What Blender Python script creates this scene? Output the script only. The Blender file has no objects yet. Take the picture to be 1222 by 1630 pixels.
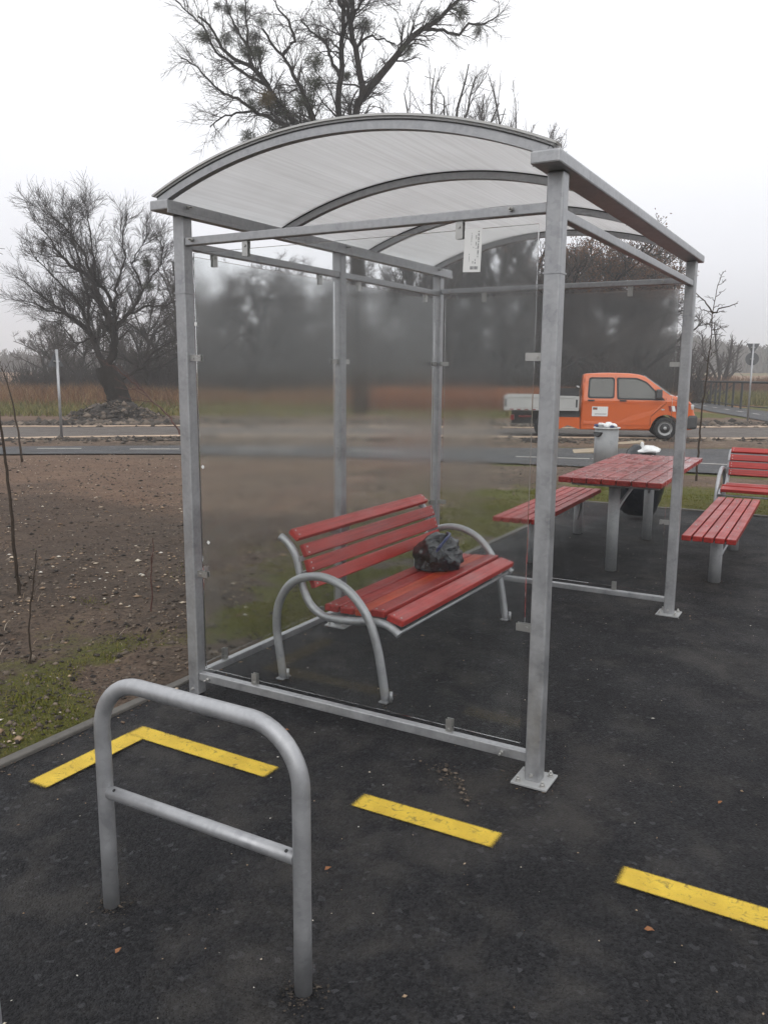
import bpy, bmesh, math, random
import numpy as np
from mathutils import Vector, Matrix
random.seed(7); RNG = np.random.default_rng(7)
S = bpy.context.scene
COL = S.collection
R = math.radians

# ---------------------------------------------------------------- camera
CX, CY, CZ = 2.6378, -2.8271, 1.5367
YAW, PITCH, ROLL, FPX = -0.5186, 0.1693, 0.0066, 1310.8
fw = Vector((math.sin(YAW)*math.cos(PITCH), math.cos(YAW)*math.cos(PITCH), -math.sin(PITCH)))
rt = Vector((math.cos(YAW), -math.sin(YAW), 0)); up = rt.cross(fw)
r2 = rt*math.cos(ROLL)+up*math.sin(ROLL); u2 = -rt*math.sin(ROLL)+up*math.cos(ROLL)
cam_d = bpy.data.cameras.new('camera'); cam = bpy.data.objects.new('camera', cam_d); COL.objects.link(cam)
cam.matrix_world = Matrix(((r2.x, u2.x, -fw.x, CX), (r2.y, u2.y, -fw.y, CY), (r2.z, u2.z, -fw.z, CZ), (0, 0, 0, 1)))
cam_d.sensor_fit = 'VERTICAL'; cam_d.sensor_height = 24.0; cam_d.lens = 24.0*FPX/1630
cam_d.clip_start = 0.05; cam_d.clip_end = 3000
S.camera = cam

# ---------------------------------------------------------------- sky, sun, exposure
SUN_EL, SUN_AZ = R(38), R(150)
w = bpy.data.worlds.new('World'); S.world = w; w.use_nodes = True
nt = w.node_tree; N = nt.nodes; Lk = nt.links
sky = N.new('ShaderNodeTexSky'); sky.sky_type = 'NISHITA'; sky.sun_disc = False
sky.sun_elevation = SUN_EL; sky.sun_rotation = SUN_AZ; sky.dust_density = 5; sky.air_density = 1.5
hs = N.new('ShaderNodeHueSaturation'); hs.inputs['Saturation'].default_value = 0.12
mx = N.new('ShaderNodeMix'); mx.data_type = 'RGBA'; mx.inputs[0].default_value = 0.88
mx.inputs[7].default_value = (13.0, 13.1, 13.4, 1)          # the even cloud layer in front of the blue
bg = N['Background']; bg.inputs['Strength'].default_value = 0.1
# an overcast sky is dimmer towards the horizon, the same all the way round
tc = N.new('ShaderNodeTexCoord'); sx_ = N.new('ShaderNodeSeparateXYZ'); Lk.new(tc.outputs['Generated'], sx_.inputs[0])
rp = N.new('ShaderNodeValToRGB'); e_ = rp.color_ramp.elements; e_[0].position = 0.0; e_[0].color = (.53, .535, .565, 1); e_[1].position = .34; e_[1].color = (1.0, 1.0, 1.0, 1)
e3 = e_.new(.12); e3.color = (.76, .765, .795, 1); e4 = e_.new(1.0); e4.color = (1.10, 1.10, 1.10, 1)
Lk.new(sx_.outputs['Z'], rp.inputs[0])
ml = N.new('ShaderNodeMix'); ml.data_type = 'RGBA'; ml.blend_type = 'MULTIPLY'; ml.inputs[0].default_value = 1.0
Lk.new(mx.outputs[2], ml.inputs[6]); Lk.new(rp.outputs[0], ml.inputs[7])
Lk.new(sky.outputs[0], hs.inputs['Color']); Lk.new(hs.outputs[0], mx.inputs[6])
Lk.new(ml.outputs[2], bg.inputs['Color'])
sd = bpy.data.lights.new('sun', 'SUN'); sd.energy = 0.6; sd.angle = R(50); sd.color = (1, .97, .93)
sun = bpy.data.objects.new('sun', sd); COL.objects.link(sun)
sun.rotation_euler = (math.pi/2-SUN_EL, 0, math.pi-SUN_AZ)
S.view_settings.view_transform = 'Standard'; S.view_settings.look = 'None'
S.view_settings.exposure = 0.05; S.view_settings.gamma = 1.0; S.view_settings.use_curve_mapping = False
try:
    S.cycles.max_bounces = 12; S.cycles.transparent_max_bounces = 16; S.cycles.transmission_bounces = 12
    S.cycles.volume_bounces = 3; S.cycles.use_denoising = True; S.cycles.sample_clamp_indirect = 8
except Exception: pass

# ---------------------------------------------------------------- helpers: terrain
VA = (-0.49569, 0.86850); RA = (0.86850, 0.49569)
def sstep(a, b, t):
    t = np.clip((t-a)/(b-a), 0, 1); return t*t*(3-2*t)
def H(x, y):
    return -.23*sstep(9, 18, (x-CX)*VA[0]+(y-CY)*VA[1])
def hash2(ix, iy, s):
    v = np.sin(ix*127.1+iy*311.7+s*74.7)*43758.5453
    return v-np.floor(v)
def vnoise(x, y, s=0):
    ix = np.floor(x); iy = np.floor(y); fx = x-ix; fy = y-iy
    fx = fx*fx*(3-2*fx); fy = fy*fy*(3-2*fy)
    a = hash2(ix, iy, s); b = hash2(ix+1, iy, s); c = hash2(ix, iy+1, s); d = hash2(ix+1, iy+1, s)
    return (a*(1-fx)+b*fx)*(1-fy)+(c*(1-fx)+d*fx)*fy
def fbm(x, y, s=0, o=4):
    v = 0; a = .5; t = 0
    for i in range(o):
        v = v+a*vnoise(x*2**i, y*2**i, s+i*3.1); t += a; a *= .5
    return v/t

# ---------------------------------------------------------------- helpers: objects
def put(name, me, parent=None, loc=None, rotz=None):
    o = bpy.data.objects.new(name, me); COL.objects.link(o)
    if parent is not None: o.parent = parent
    if loc is not None: o.location = loc
    if rotz is not None: o.rotation_euler = (0, 0, rotz)
    return o
def tag(o, label=None, cat=None, group=None, kind=None):
    for k, v in (('label', label), ('category', cat), ('group', group), ('kind', kind)):
        if v: o[k] = v
    return o
def thing(name, label, cat, loc=(0, 0, 0), rotz=0, group=None):
    return tag(put(name, None, None, loc, rotz), label, cat, group)
def copy_tree(o, parent=None):
    c = o.copy(); COL.objects.link(c)
    if parent is not None: c.parent = parent
    for ch in list(o.children): copy_tree(ch, c)
    return c
def bmobj(name, bm, mat, parent=None, smooth=False, loc=None, rotz=None):
    me = bpy.data.meshes.new(name)
    bmesh.ops.recalc_face_normals(bm, faces=bm.faces)
    bm.to_mesh(me); bm.free()
    for m in (mat if isinstance(mat, (list, tuple)) else [mat]): me.materials.append(m)
    if smooth: me.polygons.foreach_set('use_smooth', [True]*len(me.polygons))
    return put(name, me, parent, loc, rotz)
def npmesh(name, V, F, mat, parent=None, smooth=False, attr=None, loc=None, link=True):
    V = np.asarray(V, np.float32); F = np.asarray(F, np.int32)
    me = bpy.data.meshes.new(name); k = F.shape[1]
    me.vertices.add(len(V)); me.vertices.foreach_set('co', V.ravel())
    me.loops.add(F.size); me.loops.foreach_set('vertex_index', F.ravel())
    me.polygons.add(len(F)); me.polygons.foreach_set('loop_start', np.arange(0, F.size, k, dtype=np.int32))
    if smooth: me.polygons.foreach_set('use_smooth', np.ones(len(F), bool))
    if attr is not None:
        for an, arr in attr.items():
            a = me.attributes.new(an, 'FLOAT_COLOR', 'POINT'); a.data.foreach_set('color', np.asarray(arr, np.float32).ravel())
    me.update(calc_edges=True); me.validate()
    for m in (mat if isinstance(mat, (list, tuple)) else [mat]): me.materials.append(m)
    return put(name, me, parent, loc) if link else me
def bbox(bm, x0, x1, y0, y1, z0, z1, bev=0, mi=0, M=None, seg=2):
    vs = [bm.verts.new(p) for p in ((x0, y0, z0), (x1, y0, z0), (x1, y1, z0), (x0, y1, z0), (x0, y0, z1), (x1, y0, z1), (x1, y1, z1), (x0, y1, z1))]
    fs = [bm.faces.new([vs[i] for i in f]) for f in ((0, 3, 2, 1), (4, 5, 6, 7), (0, 1, 5, 4), (1, 2, 6, 5), (2, 3, 7, 6), (3, 0, 4, 7))]
    for f in fs: f.material_index = mi
    if bev:
        es = list({e for f in fs for e in f.edges})
        r = bmesh.ops.bevel(bm, geom=es, offset=bev, segments=seg, affect='EDGES', profile=.5)
        vs = list({v for f in r['faces'] for v in f.verts} | {v for v in vs if v.is_valid})
    if M is not None:
        bmesh.ops.transform(bm, matrix=M, verts=[v for v in vs if v.is_valid])
    return vs
def cyl(bm, p0, p1, r, n=12, r1=None, mi=0, cap=True):
    p0 = Vector(p0); p1 = Vector(p1); d = (p1-p0).normalized()
    a = Vector((0, 0, 1)) if abs(d.z) < .9 else Vector((1, 0, 0))
    u = d.cross(a).normalized(); v = d.cross(u); r1 = r if r1 is None else r1
    A = [bm.verts.new(p0+(u*math.cos(t)+v*math.sin(t))*r) for t in [2*math.pi*i/n for i in range(n)]]
    B = [bm.verts.new(p1+(u*math.cos(t)+v*math.sin(t))*r1) for t in [2*math.pi*i/n for i in range(n)]]
    for i in range(n):
        f = bm.faces.new((A[i], A[(i+1) % n], B[(i+1) % n], B[i])); f.material_index = mi; f.smooth = True
    if cap:
        for q in (A, B):
            f = bm.faces.new(q); f.material_index = mi
def smooth_path(pts, n=8):
    """Catmull-Rom through pts"""
    P = [Vector(p) for p in pts]; P = [P[0]*2-P[1]]+P+[P[-1]*2-P[-2]]; out = []
    for i in range(1, len(P)-2):
        for k in range(n):
            t = k/n; a, b, c, d = P[i-1], P[i], P[i+1], P[i+2]
            out.append(.5*((2*b)+(c-a)*t+(2*a-5*b+4*c-d)*t*t+(3*b-a-3*c+d)*t**3))
    return out+[P[-2]]
def tube(bm, pts, r, n=14, cap=True, mi=0):
    pts = [Vector(p) for p in pts]; rings = []; m = len(pts)
    t0 = (pts[1]-pts[0]).normalized(); a = Vector((0, 0, 1)) if abs(t0.z) < .9 else Vector((1, 0, 0))
    u = t0.cross(a).normalized()
    for i, p in enumerate(pts):
        t = (pts[min(i+1, m-1)]-pts[max(i-1, 0)]).normalized()
        u = (u-t*u.dot(t)).normalized(); v = t.cross(u)
        rr = r[i] if hasattr(r, '__len__') else r
        rings.append([bm.verts.new(p+(u*math.cos(2*math.pi*k/n)+v*math.sin(2*math.pi*k/n))*rr) for k in range(n)])
    for i in range(m-1):
        for k in range(n):
            f = bm.faces.new((rings[i][k], rings[i][(k+1) % n], rings[i+1][(k+1) % n], rings[i+1][k])); f.smooth = True; f.material_index = mi
    if cap:
        bm.faces.new(rings[0]); bm.faces.new(rings[-1])

# ---------------------------------------------------------------- helpers: materials
class MT:
    def __init__(s, name):
        s.m = bpy.data.materials.new(name); s.m.use_nodes = True; s.t = s.m.node_tree; s.n = s.t.nodes
        s.b = s.n['Principled BSDF']; s.out = s.n['Material Output']
    def add(s, ty, **kw):
        n = s.n.new(ty)
        for k, v in kw.items():
            if hasattr(n, k): setattr(n, k, v)
        return n
    def ln(s, a, b): s.t.links.new(a, b)
    def coord(s, scale=(1, 1, 1), obj=True):
        c = s.add('ShaderNodeTexCoord'); mp = s.add('ShaderNodeMapping'); mp.inputs['Scale'].default_value = scale
        if obj: s.ln(c.outputs['Object'], mp.inputs[0])
        else:
            g = s.add('ShaderNodeNewGeometry'); s.ln(g.outputs['Position'], mp.inputs[0])
        return mp.outputs[0]
    def noise(s, vec, scale, detail=4, rough=.55, dist=0):
        n = s.add('ShaderNodeTexNoise'); n.inputs['Scale'].default_value = scale; n.inputs['Detail'].default_value = detail
        n.inputs['Roughness'].default_value = rough; n.inputs['Distortion'].default_value = dist
        if vec is not None: s.ln(vec, n.inputs['Vector'])
        return n.outputs['Fac']
    def ramp(s, fac, stops):
        r = s.add('ShaderNodeValToRGB'); e = r.color_ramp.elements
        while len(e) < len(stops): e.new(.5)
        for q, (p, c) in zip(e, stops):
            q.position = p; q.color = (c, c, c, 1) if not hasattr(c, '__len__') else tuple(c)+(1,)
        s.ln(fac, r.inputs[0]); return r.outputs[0]
    def mix(s, f, a, b, mode='MIX'):
        n = s.add('ShaderNodeMix', data_type='RGBA', blend_type=mode)
        for sock, v in ((n.inputs[0], f), (n.inputs[6], a), (n.inputs[7], b)):
            if hasattr(v, 'links') or hasattr(v, 'is_linked'): s.ln(v, sock)
            elif hasattr(v, '__len__'): sock.default_value = tuple(v)+(1,)
            else: sock.default_value = v
        return n.outputs[2]
    def math(s, op, a, b=None):
        n = s.add('ShaderNodeMath', operation=op)
        for sock, v in zip(n.inputs, (a, b)):
            if v is None: continue
            if hasattr(v, 'is_linked'): s.ln(v, sock)
            else: sock.default_value = v
        return n.outputs[0]
    def bump(s, h, strength=.3, dist=.01):
        n = s.add('ShaderNodeBump'); n.inputs['Strength'].default_value = strength; n.inputs['Distance'].default_value = dist
        s.ln(h, n.inputs['Height']); s.ln(n.outputs[0], s.b.inputs['Normal'])
    def set(s, **kw):
        for k, v in kw.items():
            i = s.b.inputs[k]
            if hasattr(v, 'is_linked'): s.ln(v, i)
            elif hasattr(v, '__len__'): i.default_value = tuple(v)+(1,) if len(v) == 3 else v
            else: i.default_value = v
        return s
def plain(name, col, rough=.6, metal=0, var=.25, scale=12, bump=0, obj=True, **kw):
    m = MT(name); v = m.coord(obj=obj)
    f = m.noise(v, scale, 5)
    c = m.mix(f, [a*(1-var) for a in col], [min(1, a*(1+var)) for a in col])
    m.set(**{'Base Color': c, 'Roughness': rough, 'Metallic': metal}); m.set(**kw)
    if bump: m.bump(m.noise(v, scale*4, 4), bump, .004)
    return m.m
def mat_galv(name, lo, hi, rough=.46, metal=.55):
    m = MT(name); v = m.coord(obj=False)
    big = m.noise(v, 9, 5, .6); vo = m.add('ShaderNodeTexVoronoi'); vo.inputs['Scale'].default_value = 70; m.ln(v, vo.inputs['Vector'])
    streak = m.noise(m.coord((22, 22, 3), obj=False), 1.6, 4)
    sp = m.ramp(vo.outputs['Color'], [(.2, .40), (.8, .60)])
    f = m.mix(.28, big, streak); f = m.mix(.38, f, sp)
    c = m.ramp(f, [(.30, lo), (.45, [a*.6+b*.4 for a, b in zip(lo, hi)]), (.60, [a*.35+b*.65 for a, b in zip(lo, hi)]), (.72, hi)])
    ru = m.ramp(big, [(.3, rough-.1), (.7, rough+.16)])
    m.set(**{'Base Color': c, 'Roughness': ru, 'Metallic': metal}); m.bump(m.noise(v, 160, 3), .08, .002)
    return m.m
M = {}
M['galv'] = mat_galv('galvanised_steel', (.23, .235, .248), (.54, .545, .555), .42, .62)
M['galv_light'] = mat_galv('galvanised_plate', (.30, .305, .305), (.47, .475, .475), .55, .3)
M['galv_tube'] = mat_galv('galvanised_tube', (.24, .245, .26), (.52, .525, .535), .42, .55)
M['galv_dull'] = mat_galv('galvanised_dull', (.20, .205, .215), (.40, .405, .41), .6, .15)
M['clip'] = mat_galv('steel_clip', (.36, .36, .35), (.55, .54, .52), .34, .75)
M['black'] = plain('black_rubber', (.012, .012, .013), .55)
M['dark'] = plain('dark_paint', (.03, .03, .032), .6)
M['alu'] = plain('aluminium_dropside', (.46, .46, .45), .42, .45, .1, 6)
def mat_wood(name, a, b, wet=.35):
    m = MT(name); oi = m.add('ShaderNodeObjectInfo')
    v = m.coord((60, 2.2, 60)); off = m.add('ShaderNodeVectorMath', operation='ADD'); m.ln(v, off.inputs[0])
    cm = m.add('ShaderNodeCombineXYZ'); m.ln(m.math('MULTIPLY', oi.outputs['Random'], 37.), cm.inputs[1]); m.ln(cm.outputs[0], off.inputs[1])
    g = m.noise(off.outputs[0], 1.0, 6, .6, .6); f2 = m.noise(m.coord((3, 1, 3)), 2.2, 4)
    c = m.mix(m.ramp(g, [(.35, 0), (.65, 1)]), a, b)
    c = m.mix(m.math('MULTIPLY', f2, .35), c, [q*.55 for q in a])
    br = m.math('ADD', m.math('MULTIPLY', oi.outputs['Random'], .34), .83)
    cb = m.add('ShaderNodeCombineXYZ')
    for i in range(3): m.ln(br, cb.inputs[i])
    c = m.mix(1., c, cb.outputs[0], 'MULTIPLY')
    ru = m.ramp(m.noise(m.coord(obj=False), 5, 5, .6), [(.42, wet), (.6, .5)])
    m.set(**{'Base Color': c, 'Roughness': ru, 'Specular IOR Level': .5}); m.bump(g, .14, .003)
    if wet < .25: m.set(**{'Coat Weight': m.ramp(m.noise(m.coord(obj=False), 2.0, 3, .5), [(.36, .12), (.70, .45)]), 'Coat Roughness': .15})
    return m.m
M['wood'] = mat_wood('red_stained_wood', (.25, .014, .011), (.45, .036, .028), .36)
M['wood_wet'] = mat_wood('red_stained_wood_wet', (.19, .013, .011), (.35, .034, .028), .18)
M['wood_orange'] = mat_wood('orange_red_wood', (.30, .034, .010), (.48, .062, .018), .36)
def mat_glass(name, r0, r1, veil, zlo=None, seed=0.):
    """wet, misted pane: rough where the mist sits, a thin pale film over it"""
    m = MT(name); v = m.coord((1.2, 1.2, .8), obj=False)
    mp = m.add('ShaderNodeVectorMath', operation='ADD'); m.ln(v, mp.inputs[0]); mp.inputs[1].default_value = (seed, seed, seed)
    f = m.noise(mp.outputs[0], 1.6, 5, .6); dr = m.noise(m.coord((14, 14, .7), obj=False), 1.5, 4, .6); f = m.ramp(m.mix(.3, f, dr), [(.36, 0), (.60, 1)])
    if zlo:
        g = m.add('ShaderNodeNewGeometry'); sx = m.add('ShaderNodeSeparateXYZ'); m.ln(g.outputs['Position'], sx.inputs[0])
        mr = m.add('ShaderNodeMapRange'); m.ln(sx.outputs['Z'], mr.inputs[0])
        mr.inputs[1].default_value = zlo[0]; mr.inputs[2].default_value = zlo[1]; mr.interpolation_type = 'SMOOTHSTEP'
        m2 = m.add('ShaderNodeMapRange'); m.ln(sx.outputs['X'], m2.inputs[0]); m2.inputs[1].default_value = .66; m2.inputs[2].default_value = .34; mx_ = m.math('MAXIMUM', mr.outputs[0], m2.outputs[0])
        f = m.math('MULTIPLY', m.math('ADD', m.math('MULTIPLY', f, .6), .4), mx_)
    ro = m.ramp(f, [(0, r0), (1, r1)])
    m.set(**{'Base Color': (.97, .985, .98), 'Roughness': ro, 'Transmission Weight': 1.0, 'IOR': 1.22})
    df = m.add('ShaderNodeBsdfDiffuse'); df.inputs[0].default_value = (.72, .73, .74, 1)
    ms = m.add('ShaderNodeMixShader'); m.ln(m.ramp(f, [(0, veil[0]), (1, veil[1])]), ms.inputs[0])
    m.ln(m.b.outputs[0], ms.inputs[1]); m.ln(df.outputs[0], ms.inputs[2]); m.ln(ms.outputs[0], m.out.inputs[0])
    return m.m
M['glass_near'] = mat_glass('misted_glass_near', .0, .07, (.003, .014), None, 1.3)
M['glass_back'] = mat_glass('misted_glass_back', .045, .115, (.003, .014), None, 4.1)
M['glass_far'] = mat_glass('misted_glass_far', .0, .13, (.003, .016), (1.45, 1.8), 2.7)
def mat_roof():
    m = MT('opal_polycarbonate'); v = m.coord((60, .8, 60), obj=False)
    f = m.noise(v, 1, 4); f2 = m.noise(m.coord(obj=False), 1.4, 4)
    c = m.mix(m.ramp(m.mix(.35, f, f2), [(.36, 0), (.64, 1)]), (.83, .825, .82), (.955, .955, .955))
    tr = m.add('ShaderNodeBsdfTranslucent'); m.ln(c, tr.inputs[0])
    m.set(**{'Base Color': c, 'Roughness': .3})
    ms = m.add('ShaderNodeMixShader'); ms.inputs[0].default_value = .61
    m.ln(m.b.outputs[0], ms.inputs[1]); m.ln(tr.outputs[0], ms.inputs[2]); m.ln(ms.outputs[0], m.out.inputs[0])
    m.bump(f, .1, .003)
    return m.m
M['roof'] = mat_roof()
def mat_asphalt(name, lo, hi, dusty=.0, sc=1., spec=.24):
    m = MT(name); v = m.coord(obj=False)
    vo = m.add('ShaderNodeTexVoronoi'); vo.inputs['Scale'].default_value = 125*sc; m.ln(v, vo.inputs['Vector'])
    vo2 = m.add('ShaderNodeTexVoronoi'); vo2.inputs['Scale'].default_value = 62*sc; m.ln(v, vo2.inputs['Vector'])
    st = m.ramp(vo.outputs['Color'], [(.25, 0), (.9, 1)])
    c = m.mix(st, lo, hi)
    spk = m.ramp(vo2.outputs['Color'], [(.08, 1), (.16, 0)])
    c = m.mix(m.math('MULTIPLY', spk, .5), c, [q*3 for q in hi])
    big = m.noise(v, .9, 6, .62); mid = m.noise(v, 4.5, 6, .65, .4)
    dust = m.ramp(m.mix(.5, big, mid), [(.49, 0), (.63, 1)])
    c = m.mix(m.math('MULTIPLY', dust, .60+dusty), c, (.072, .066, .060))
    c = m.mix(m.ramp(big, [(.35, .35), (.5, 0)]), c, [q*.6 for q in lo])
    hb = m.mix(.5, m.ramp(vo.outputs['Distance'], [(0, 1), (.6, 0)]), m.noise(v, 260*sc, 3))
    ru = m.ramp(m.noise(v, 2.1, 5), [(.35, .62), (.7, .85)])
    m.set(**{'Base Color': c, 'Roughness': ru, 'Specular IOR Level': spec}); m.bump(hb, 1., .014)
    return m.m
M['asphalt'] = mat_asphalt('fresh_asphalt', (.006, .006, .0075), (.031, .031, .034))
M['asphalt_path'] = mat_asphalt('path_asphalt', (.065, .066, .070), (.105, .106, .11), .1, .6)
M['asphalt_road'] = mat_asphalt('dusty_road_asphalt', (.105, .090, .080), (.165, .142, .125), .1, .6)
M['concrete'] = plain('kerb_concrete', (.105, .098, .088), .85, 0, .35, 25, .3, obj=False)
def mat_paint(name, col, lo):
    m = MT(name); v = m.coord(obj=False); a = m.add('ShaderNodeAttribute', attribute_name='cov')
    n1 = m.noise(v, 330, 3, .7); n2 = m.noise(v, 9, 5, .6); n3 = m.noise(v, 30, 6, .7, 1.)
    c = m.mix(m.ramp(n2, [(.35, 0), (.7, 1)]), col, lo)
    c = m.mix(m.ramp(n3, [(.54, 0), (.66, .75)]), c, (.17, .125, .04))
    m.set(**{'Base Color': c, 'Roughness': .68, 'Specular IOR Level': .3})
    sx = m.add('ShaderNodeSeparateColor'); m.ln(a.outputs['Color'], sx.inputs[0])
    al = m.math('ADD', sx.outputs[0], m.math('MULTIPLY', m.math('SUBTRACT', n1, .5), 1.1))
    al = m.math('SUBTRACT', al, m.math('MULTIPLY', m.ramp(n3, [(.62, 0), (.78, 1)]), .35))
    m.ln(m.ramp(al, [(.30, 0), (.62, 1)]), m.b.inputs['Alpha'])
    vo = m.add('ShaderNodeTexVoronoi'); vo.inputs['Scale'].default_value = 170; m.ln(v, vo.inputs['Vector'])
    m.bump(m.mix(.4, vo.outputs['Distance'], n1), .8, .007)
    return m.m
M['yellow'] = mat_paint('sprayed_yellow_paint', (.74, .52, .060), (.58, .39, .045))
M['white_line'] = mat_paint('worn_white_paint', (.55, .53, .50), (.38, .36, .33))
def mat_ground():
    m = MT('soil_and_grass'); v = m.coord(obj=False)
    at = m.add('ShaderNodeAttribute', attribute_name='mixw'); sp = m.add('ShaderNodeSeparateColor'); m.ln(at.outputs['Color'], sp.inputs[0])
    n1 = m.noise(v, 1.1, 7, .66); n2 = m.noise(v, 7, 7, .68); n3 = m.noise(v, 38, 5, .7); nL = m.noise(v, .11, 4)
    soil = m.ramp(m.mix(.5, n1, n2), [(.36, (.034, .028, .022)), (.46, (.092, .071, .054)), (.55, (.158, .118, .086)), (.66, (.26, .198, .142))])
    soil = m.mix(m.ramp(nL, [(.40, 0), (.58, .6)]), soil, (.195, .112, .072))
    soil = m.mix(m.ramp(n3, [(.36, .75), (.5, 0)]), soil, (.016, .013, .011)); soil = m.mix(m.ramp(n3, [(.54, 0), (.68, .55)]), soil, (.25, .19, .14))
    gr = m.ramp(m.mix(.5, n2, n3), [(.32, (.045, .042, .014)), (.48, (.085, .088, .018)), (.60, (.13, .115, .035)), (.7, (.19, .15, .07))])
    dry = m.ramp(m.mix(.4, n2, n1), [(.3, (.11, .058, .022)), (.5, (.20, .098, .040)), (.7, (.27, .17, .075))])
    sand = m.ramp(m.mix(.5, n2, n3), [(.3, (.20, .15, .105)), (.6, (.42, .32, .235))])
    jig = m.math('MULTIPLY', m.math('SUBTRACT', m.mix(.5, n2, n3), .5), 1.5)
    def th(ch): return m.ramp(m.math('ADD', sp.outputs[ch], jig), [(.38, 0), (.62, 1)])
    c = m.mix(th(0), soil, gr); c = m.mix(th(1), c, dry); c = m.mix(th(2), c, sand)
    c = m.mix(m.math('MULTIPLY', at.outputs['Alpha'], .75), c, m.mix(n2, (.016, .014, .012), (.055, .045, .036)))
    m.set(**{'Base Color': c, 'Roughness': .9, 'Specular IOR Level': .25}); m.bump(m.mix(.55, n2, n3), 1., .05)
    return m.m
M['ground'] = mat_ground()
def mat_var(name, stops, rough=.8, spec=.3, trans=0):
    """colour varied per piece through the vertex attribute 'rnd'"""
    m = MT(name); at = m.add('ShaderNodeAttribute', attribute_name='rnd'); sp = m.add('ShaderNodeSeparateColor'); m.ln(at.outputs['Color'], sp.inputs[0])
    m.set(**{'Base Color': m.ramp(sp.outputs[0], stops), 'Roughness': rough, 'Specular IOR Level': spec})
    return m.m
M['moss'] = mat_var('moss_grass', [(0, (.070, .075, .010)), (.4, (.125, .138, .018)), (.7, (.16, .135, .034)), (1, (.24, .19, .085))])
M['reed'] = mat_var('dry_reed', [(0, (.10, .048, .022)), (.5, (.19, .088, .040)), (.85, (.25, .15, .07)), (1, (.30, .23, .12))])
M['rust'] = mat_var('rust_reed', [(0, (.13, .040, .018)), (.5, (.24, .080, .034)), (1, (.30, .14, .06))])
M['field'] = mat_var('field_grass', [(0, (.075, .080, .020)), (.5, (.13, .125, .035)), (1, (.23, .18, .07))])
M['chip'] = mat_var('wood_chips_and_stones', [(0, (.09, .07, .055)), (.35, (.20, .13, .085)), (.6, (.40, .29, .19)), (.85, (.60, .54, .44)), (1, (.72, .70, .66))])
M['clod'] = mat_var('soil_clods', [(0, (.018, .015, .013)), (.5, (.066, .054, .044)), (1, (.19, .15, .115))])
def mat_bark(name, a, b, sc=9):
    m = MT(name); v = m.coord((1, 1, .3)); n = m.noise(v, sc, 6, .7, .5)
    m.set(**{'Base Color': m.ramp(n, [(.3, a), (.7, b)]), 'Roughness': .9, 'Specular IOR Level': .2}); m.bump(n, .7, .05)
    return m.m
M['bark'] = mat_bark('dark_bark', (.010, .008, .007), (.034, .027, .023))
M['bark_far'] = mat_bark('grey_bark', (.014, .012, .010), (.038, .031, .027))
M['stem'] = mat_bark('sapling_bark', (.035, .026, .020), (.085, .066, .052), 30)
M['twig'] = plain('bare_twigs', (.030, .023, .020), .85, 0, .35, 3)
M['twig_wood'] = plain('wood_twigs', (.052, .041, .036), .85, 0, .35, 3)
M['twig_red'] = plain('reddish_twigs', (.085, .036, .028), .8, 0, .35, 3)
M['twig_brown'] = plain('brown_leaf_twigs', (.15, .068, .030), .85, 0, .45, 2)
M['mistletoe'] = plain('mistletoe_green', (.055, .062, .032), .75, 0, .4, 6)
M['mist_yellow'] = plain('mistletoe_yellow', (.12, .085, .025), .75, 0, .4, 6)

# ---------------------------------------------------------------- plants: tubes in numpy
def tubes(polys, k):
    """polys: list of (points Nx3, radii N); returns verts, quads"""
    Vs = []; Fs = []; base = 0; groups = {}
    for p, r in polys: groups.setdefault(len(p), []).append((p, r))
    for n, lst in groups.items():
        P = np.array([a for a, _ in lst]); Rr = np.array([b for _, b in lst]); m = len(lst)
        T = np.gradient(P, axis=1) if n > 2 else np.repeat(P[:, 1:]-P[:, :1], 2, axis=1)
        T /= np.linalg.norm(T, axis=2, keepdims=True)+1e-9
        ref = np.where(np.abs(T[:, :, 2:3]) < .8, np.array([0, 0, 1.]), np.array([1., 0, 0]))
        U = np.cross(T, ref); U /= np.linalg.norm(U, axis=2, keepdims=True)+1e-9; W = np.cross(T, U)
        ang = np.arange(k)*2*np.pi/k
        V = P[:, :, None, :]+Rr[:, :, None, None]*(U[:, :, None, :]*np.cos(ang)[None, None, :, None]+W[:, :, None, :]*np.sin(ang)[None, None, :, None])
        idx = np.arange(m*n*k).reshape(m, n, k)+base
        a = idx[:, :-1]; b = np.roll(a, -1, axis=2); d = idx[:, 1:]; c = np.roll(d, -1, axis=2)
        Vs.append(V.reshape(-1, 3)); Fs.append(np.stack([a, b, c, d], -1).reshape(-1, 4)); base += m*n*k
    return np.concatenate(Vs), np.concatenate(Fs)
def resample(p, n):
    p = np.asarray(p, float); s = np.r_[0, np.cumsum(np.linalg.norm(np.diff(p, axis=0), axis=1))]
    t = np.linspace(0, s[-1], n); return np.stack([np.interp(t, s, p[:, i]) for i in range(3)], 1), s[-1]
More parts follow.
